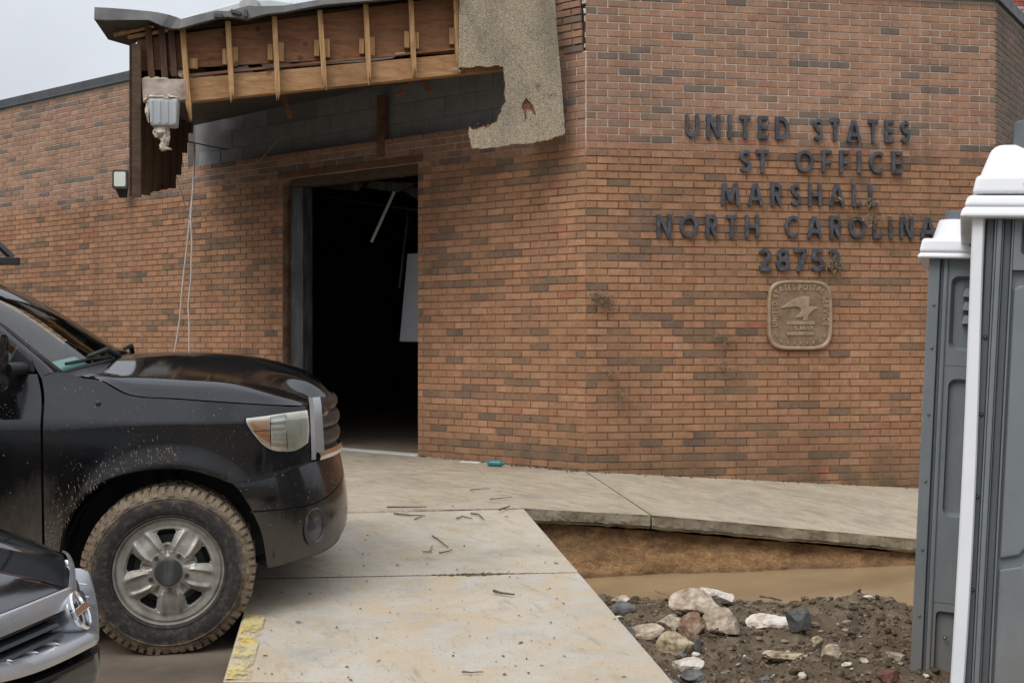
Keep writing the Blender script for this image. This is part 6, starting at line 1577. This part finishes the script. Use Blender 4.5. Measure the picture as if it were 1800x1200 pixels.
def make_wheel():
    wh = thing('wheel', None, None)
    # local: y = outward is -y (near side); centre at origin
    nr, na = 64, 400; v = {}; m = MB()
    idx = {}
    for i in range(nr+1):
        r_ = lerp(.060, .262, i/nr)
        for j in range(na):
            a = 2*PI*j/na; h = rim_h(r_, a); idx[(i, j)] = len(m.v)
            hh = h
            m.v.append((r_*math.cos(a), -hh, r_*math.sin(a))); m.t.append(.5)
    inner = set()
    for i in range(nr):
        for j in range(na):
            rc = lerp(.060, .262, (i+.5)/nr); ac = 2*PI*(j+.5)/na
            if in_hole(rc, ac): continue
            q = (idx[(i, j)], idx[(i, (j+1) % na)], idx[(i+1, (j+1) % na)], idx[(i+1, j)]); m.f.append(q)
    m2 = MB(); m2.v, m2.t, m2.f = m.v, m.t, m.f
    o = m2.build('rim', M['rim'], wh, smooth=True, fixn=False)
    md = o.modifiers.new('thickness', 'SOLIDIFY'); md.thickness = .022; md.offset = 1
    m = MB(); m.lathe([(.258, -.012), (.250, .0), (.235, .08), (.235, .2)], 60); m.lathe([(.235, .07), (.02, .085)], 40); m.build('barrel', M['trimrubber'], wh, smooth=True)
    m = MB(); m.lathe([(.17, .05), (.17, .062), (.06, .055), (.001, .055)], 40); m.build('brake_disc', M['framesteel'], wh, smooth=True)
    m = MB(); m.lathe([(.064, -.014), (.064, -.040), (.060, -.046), (.048, -.047), (.001, -.043)], 36); m.build('hub_cap', M['framesteel'], wh, smooth=True)
    for k in range(5):
        a = R(54+72*k); m = MB(); m.tube([(.088*math.cos(a), .0, .088*math.sin(a)), (.088*math.cos(a), -.034, .088*math.sin(a))], .0115, 6); m.build('wheel_nut', M['framesteel'], wh)
    # tyre with side wall, tread lugs
    prof = [(.252, -.002), (.262, -.020), (.285, -.034), (.315, -.038), (.345, -.034), (.372, -.022), (.390, -.004), (.398, .02), (.400, .10), (.400, .15), (.398, .23), (.388, .255), (.34, .28), (.27, .27), (.25, .25)]
    flat = lambda p: (p[0], p[1]-(.010*sstep(-.36, -.40, p[2])*(1 if p[1] < .05 else 0)), max(p[2], -.392-.0) if p[2] < 0 else p[2])
    m = MB(); m.lathe(prof, 96); m.v = [flat(p) for p in m.v]; m.build('tyre', M['tyre'], wh, smooth=True)
    m = MB(); nb_ = 64
    for k in range(nb_):
        for row_, (y0, y1) in enumerate(((.008, .048), (.056, .098), (.106, .148), (.156, .198), (.206, .246))):
            a = 2*PI*(k+(.5 if row_ % 2 else 0)+.15*row_)/nb_; da = 2*PI/nb_*.37; sk = .25*da*(1 if row_ % 2 else -1)
            pts = []
            for rr_ in (.397, .406+rnd.uniform(-.003, .004)):
                for (aa, yy) in ((a-da+sk, y0), (a+da+sk, y0), (a+da-sk, y1), (a-da-sk, y1)):
                    pts.append(flat((rr_*math.cos(aa), yy, rr_*math.sin(aa))))
            m.hexa(pts)
        a = 2*PI*k/nb_; da = 2*PI/nb_*.36*(1 if k % 2 else .8); lo_ = .362 if k % 2 else .374
        pts = []
        for dy in (.012, -.004):
            for rr_, aa in ((lo_, a-da), (lo_, a+da), (.404, a+da*.9), (.404, a-da*.9)):
                y = -.026+(rr_-.362)*.62 + (.006 if dy > 0 else -.001+rnd.uniform(-.003, .002)); pts.append(flat((rr_*math.cos(aa), y+dy, rr_*math.sin(aa))))
        m.hexa(pts)
    o = m.build('tread', M['tyre'], wh, bevel=0); o['kind'] = 'stuff'
    m = MB()
    for r_ in (.268, .350): m.lathe([(r_-.003, -.0235-(.008 if r_ < .3 else .0105)), (r_, -.0265-(.008 if r_ < .3 else .0105)), (r_+.003, -.0235-(.008 if r_ < .3 else .0095))], 80)
    m.build('sidewall_ring', M['tyre'], wh, smooth=True)
    return wh
wh = make_wheel(); wh.parent = trk; wh.location = (.002, -.975, .400); wh.rotation_euler = (0, R(-4), R(0))
def copy_tree(o, parent=None):
    c = o.copy(); COL.objects.link(c); c.parent = parent
    for ch in list(o.children): copy_tree(ch, c)
    return c
for (x, y, rz_) in ((0, .975, PI), (-3.70, -.975, 0), (-3.70, .975, PI)):
    c = copy_tree(wh, trk); c.location = (x, y, .400); c.rotation_euler = (0, R(rnd.uniform(0, 60)), rz_)
# mud splashes stuck on the lower fender
m = MB()
for k in range(260):
    a = rnd.uniform(R(85), R(188)); r_ = .515+abs(rnd.gauss(0, .055)); x, z = r_*math.cos(a), .40+r_*math.sin(a)
    if x < -.555: continue
    l_ = rnd.uniform(.002, .013); dx = -rnd.uniform(.1, .6)*l_
    q = [off3((x, z), .002), off3((x+.003, z), .002), off3((x+.003+dx, z+l_*1.6), .002), off3((x+dx, z+l_*1.6), .002)]
    c = Vector(q[0]).lerp(Vector(q[2]), .5)+Vector((0, -.004, 0)); m.add(q+[c], [(0, 1, 4), (1, 2, 4), (2, 3, 4), (3, 0, 4)])
o = m.build('mud_splash', M['straw'], trk, fixn=False); o['kind'] = 'stuff'

# ------------------------------------------------------------------ the dark car at the lower left (only its nose reaches into view)
car = thing('parked_car', 'dark car nose with silver grille frame and round emblem in front of the truck wheel', 'car', (-1.285, 3.315, 0), (0, 0, R(6)))
def nose_x(y):      # plan outline of the nose, swept back on both sides
    a = abs(y); return -.25*a-.14*a**3.2
HZ = lambda x, y: .768+.165*clamp(-(x-nose_x(y))/1.2)**.6+.035*sstep(.0, .25, -(x-nose_x(y)))*sstep(.35, .8, abs(y))+.012*(1-(y/.8)**2)*clamp(-(x-nose_x(y))/.3)-.02*sstep(.5, .8, abs(y))
rows = []
for j in range(61):
    y = lerp(-.80, .80, j/60); rows.append([(lerp(nose_x(y)-.02, -1.15, (i/40)**1.2), y, HZ(lerp(nose_x(y)-.02, -1.15, (i/40)**1.2), y)) for i in range(41)])
m = MB(); m.grid(rows); m.build('hood', M['carblack'], car, smooth=True, fixn=True)
# hood crease ridges
for s in (-1, 1):
    m = MB(); rows = []
    for i in range(41):
        t = i/40; x = lerp(nose_x(.36)-.05, -1.15, t); y = s*lerp(.40, .62, t); z = HZ(x, y)
        rows.append([(x, y-s*.05, z+.001), (x, y, z+.012*sstep(0, .3, t)), (x, y+s*.05, z+.001)])
    m.grid(rows); m.build('hood_ridge', M['carblack'], car, smooth=True)
def band(name, ya, yb, prof, mat, n=60):
    """a strip following the nose: prof = list of (forward offset, height function or value)"""
    m = MB(); rows = []
    for dx, z in prof: rows.append([(nose_x(lerp(ya, yb, i/n))+dx, lerp(ya, yb, i/n), z(lerp(ya, yb, i/n)) if callable(z) else z) for i in range(n+1)])
    m.grid(rows); return m.build(name, mat, car, smooth=True)
zt = lambda y: HZ(nose_x(y)-.02, y)
band('hood_edge_trim', -.66, .66, [(-.008, lambda y: zt(y)-.001), (-.003, lambda y: zt(y)+.004), (.004, lambda y: zt(y)+.001), (.010, lambda y: zt(y)-.010), (.013, lambda y: zt(y)-.050), (-.01, lambda y: zt(y)-.054)], M['silver'])
gz0 = lambda y: .612+.07*(min(abs(y), .62)/.62)**3       # lower edge of the grille
frm = thing('grille_frame', None, None); frm.parent = car
o = band('lower_band', -.60, .60, [(-.05, lambda y: gz0(y)+.060), (-.01, lambda y: gz0(y)+.052), (.044, lambda y: gz0(y)+.048), (.072, lambda y: gz0(y)+.036), (.080, lambda y: gz0(y)+.022), (.072, lambda y: gz0(y)+.004), (.0, lambda y: gz0(y)-.014)], M['silver']); o.parent = frm
for s in (-1, 1):
    m = MB(); m.grid([[(nose_x(y)+dx, s*y, z) for y, z in ((.585, gz0(.585)+.02), (.63, .70), (.655, zt(.65)-.03))] for dx in (-.035, .012)]); o = m.build('side_band', M['silver'], car, smooth=True); o.parent = frm
band('grille_recess', -.64, .64, [(-.06, lambda y: zt(y)-.025), (-.075, .69), (-.05, lambda y: gz0(y)+.03)], M['trimrubber'])
for k in range(3):
    zc = .728-.024*k
    for s in (-1, 1):
        y0, y1 = .095+.012*k, .60-.02*k
        m = MB(); rows = []
        for dx, dz in ((-.05, .006), (.000+.018*k, .004), (.008+.018*k, -.004), (-.04, -.012)):
            rows.append([(nose_x(lerp(y0, y1, i/20))+dx, s*lerp(y0, y1, i/20), zc+dz) for i in range(21)])
        m.grid(rows); m.build('grille_slat', M['slatgrey'], car, smooth=True)
for s in (-1, 1):
    for y in (.16, .26, .37, .48):
        m = MB(); f = lambda dx, yy, dz: (nose_x(yy)+dx, s*yy, gz0(yy)+dz)
        m.hexa([f(-.01, y-.022, .05), f(-.01, y+.014, .05), f(.055, y+.004, .048), f(.053, y-.003, .048), f(-.01, y-.020, .064), f(-.01, y+.012, .062), f(.053, y+.003, .0495), f(.051, y-.002, .0495)])
        m.build('slat_tip', M['slatwhite'], car, bevel=.002)
em = thing('emblem', None, None); em.parent = car
tilt = R(-24); EP = lambda a, b, d: (-.012+d*math.cos(tilt)-b*math.sin(-tilt)*1.0, a, .702+b*math.cos(tilt)+d*math.sin(-tilt))
def ringm(name, prof, mat, n=40, sy=1.):
    m = MB(); m.grid([[EP(r_*math.cos(2*PI*k/n), r_*sy*math.sin(2*PI*k/n), d) for k in range(n)] for r_, d in prof], wrap=True); return m.build(name, mat, em, smooth=True)
ringm('mount', [(.045, -.04), (.060, .0), (.062, .026), (.060, .034), (.055, .034)], M['silver'])
ringm('ring', [(.060, .030), (.062, .042), (.056, .047), (.050, .044), (.047, .032)], M['chrome'])
ringm('badge_face', [(.048, .032), (.03, .036), (.001, .037)], M['carblack'])
m = MB(); m.prism([(-.066, -.011), (.066, -.011), (.066, .011), (-.066, .011)], EP, .034, .048); m.build('name_bar', M['chrome'], em, bevel=.003)
bz = lambda y: gz0(y)-.016
band('bumper', -.86, .86, [(.0, lambda y: bz(y)), (.074, lambda y: bz(y)-.004), (.082, lambda y: bz(y)-.05), (.070, lambda y: bz(y)-.11), (.06, lambda y: bz(y)-.13)], M['carblack'])
band('bumper_trim', -.86, .86, [(.05, lambda y: bz(y)-.128), (.075, lambda y: bz(y)-.134), (.075, lambda y: bz(y)-.152), (.05, lambda y: bz(y)-.16)], M['silver'])
band('lower_bumper', -.86, .86, [(.055, lambda y: bz(y)-.158), (.050, .36), (.075, .30), (.09, .27), (.10, .235), (.06, .215), (-.15, .20)], M['carblack'])
band('splitter', -.8, .8, [(.07, .232), (.125, .228), (.128, .205), (.05, .19)], M['blackplastic'])
for s in (-1, 1):
    m = MB(); rows = []
    for x in [lerp(-.27, -1.15, i/24) for i in range(25)]:
        y0 = .80; zz = HZ(min(x, nose_x(.8)), .80); yo = min(.90, .815+.10*sstep(-.27, -.6, x))
        row = [(x, s*y0, zz), (x, s*(y0+.03), zz-.012), (x, s*yo, zz-.07), (x, s*(yo+.01), zz-.16), (x, s*yo, .56 if x < -.50 else .45)]
        d = (x+.93)/.36; zl = .30+ (.36*math.sqrt(max(0, 1-d*d)) if abs(d) < 1 else 0)
        row += [(x, s*(yo-.005), max(zl, .30))] if zl < .55 else [(x, s*yo, max(.56, zl))]
        rows.append(row)
    m.grid(rows); m.build('fender', M['carblack'], car, smooth=True)
    hl = thing('headlight', None, None); hl.parent = car
    m = MB(); rows = [[(nose_x(y)+dx-.01, s*y, z+.02*(y-.66)) for y in [lerp(.665, .87, i/10) for i in range(11)]] for dx, z in ((-.05, .725), (-.02, .70), (.0, .67), (-.005, .64))]; m.grid(rows); m.build('lens', M['slatgrey'], hl, smooth=True)
    m = MB(); rows = [[(nose_x(y)+dx, s*y, z) for y in [lerp(.60, .87, i/10) for i in range(11)]] for dx, z in ((.0, .64), (.04, .60), (.06, .55))]; m.grid(rows); m.build('headlight_sill', M['carblack'], hl, smooth=True)
    w2 = thing('wheel', None, None); w2.parent = car; w2.location = (-.93, s*.80, .32)
    m = MB(); m.lathe([(.20, -.09*s*-1), (.30, .10*s), (.32, .07*s), (.32, -.08*s), (.28, -.10*s)], 40); m.build('tyre', M['trimrubber'], w2, smooth=True)
    m = MB(); m.lathe([(.21, .085*s), (.10, .07*s), (.001, .08*s)], 30); m.build('rim', M['silver'], w2, smooth=True)
m = MB(); m.box2((-1.2, -.72, .25), (-.40, .72, .55)); m.box2((-4.2, -.86, .22), (-1.15, .86, .30)); m.build('underbody', M['trimrubber'], car)
# the rest of the body: cabin and tail
rows = []
for x, wd, zs, zr in ((-1.15, .88, .90, .92), (-1.55, .89, .93, 1.05), (-2.0, .90, .95, 1.36), (-2.5, .90, .96, 1.45), (-3.2, .90, .98, 1.42), (-3.9, .89, 1.0, 1.15), (-4.3, .84, .98, 1.02), (-4.45, .78, .9, .92)):
    rows.append([(x, -wd, .30), (x, -wd-.01, .6), (x, -wd, zs-.05), (x, -wd+.10, zs), (x, -wd+.24, lerp(zs, zr, .9)), (x, -.3, zr), (x, 0, zr+.01), (x, .3, zr), (x, wd-.24, lerp(zs, zr, .9)), (x, wd-.10, zs), (x, wd, zs-.05), (x, wd+.01, .6), (x, wd, .30)])
m = MB(); m.grid(rows); m.build('cabin_body', M['carblack'], car, smooth=True)
for s in (-1, 1):
    m = MB(); m.hexa([(-1.75, s*.80, .99), (-3.5, s*.80, 1.03), (-3.2, s*.66, 1.36), (-2.2, s*.66, 1.36), (-1.75, s*.82, .985), (-3.5, s*.82, 1.025), (-3.2, s*.68, 1.365), (-2.2, s*.68, 1.365)]); m.build('side_window', M['sideglass'], car)
m = MB(); m.hexa([(-1.36, -.66, .975), (-1.36, .66, .975), (-2.04, .58, 1.385), (-2.04, -.58, 1.385), (-1.33, -.66, .99), (-1.33, .66, .99), (-2.02, .58, 1.40), (-2.02, -.58, 1.40)]); m.build('windscreen', M['sideglass'], car)
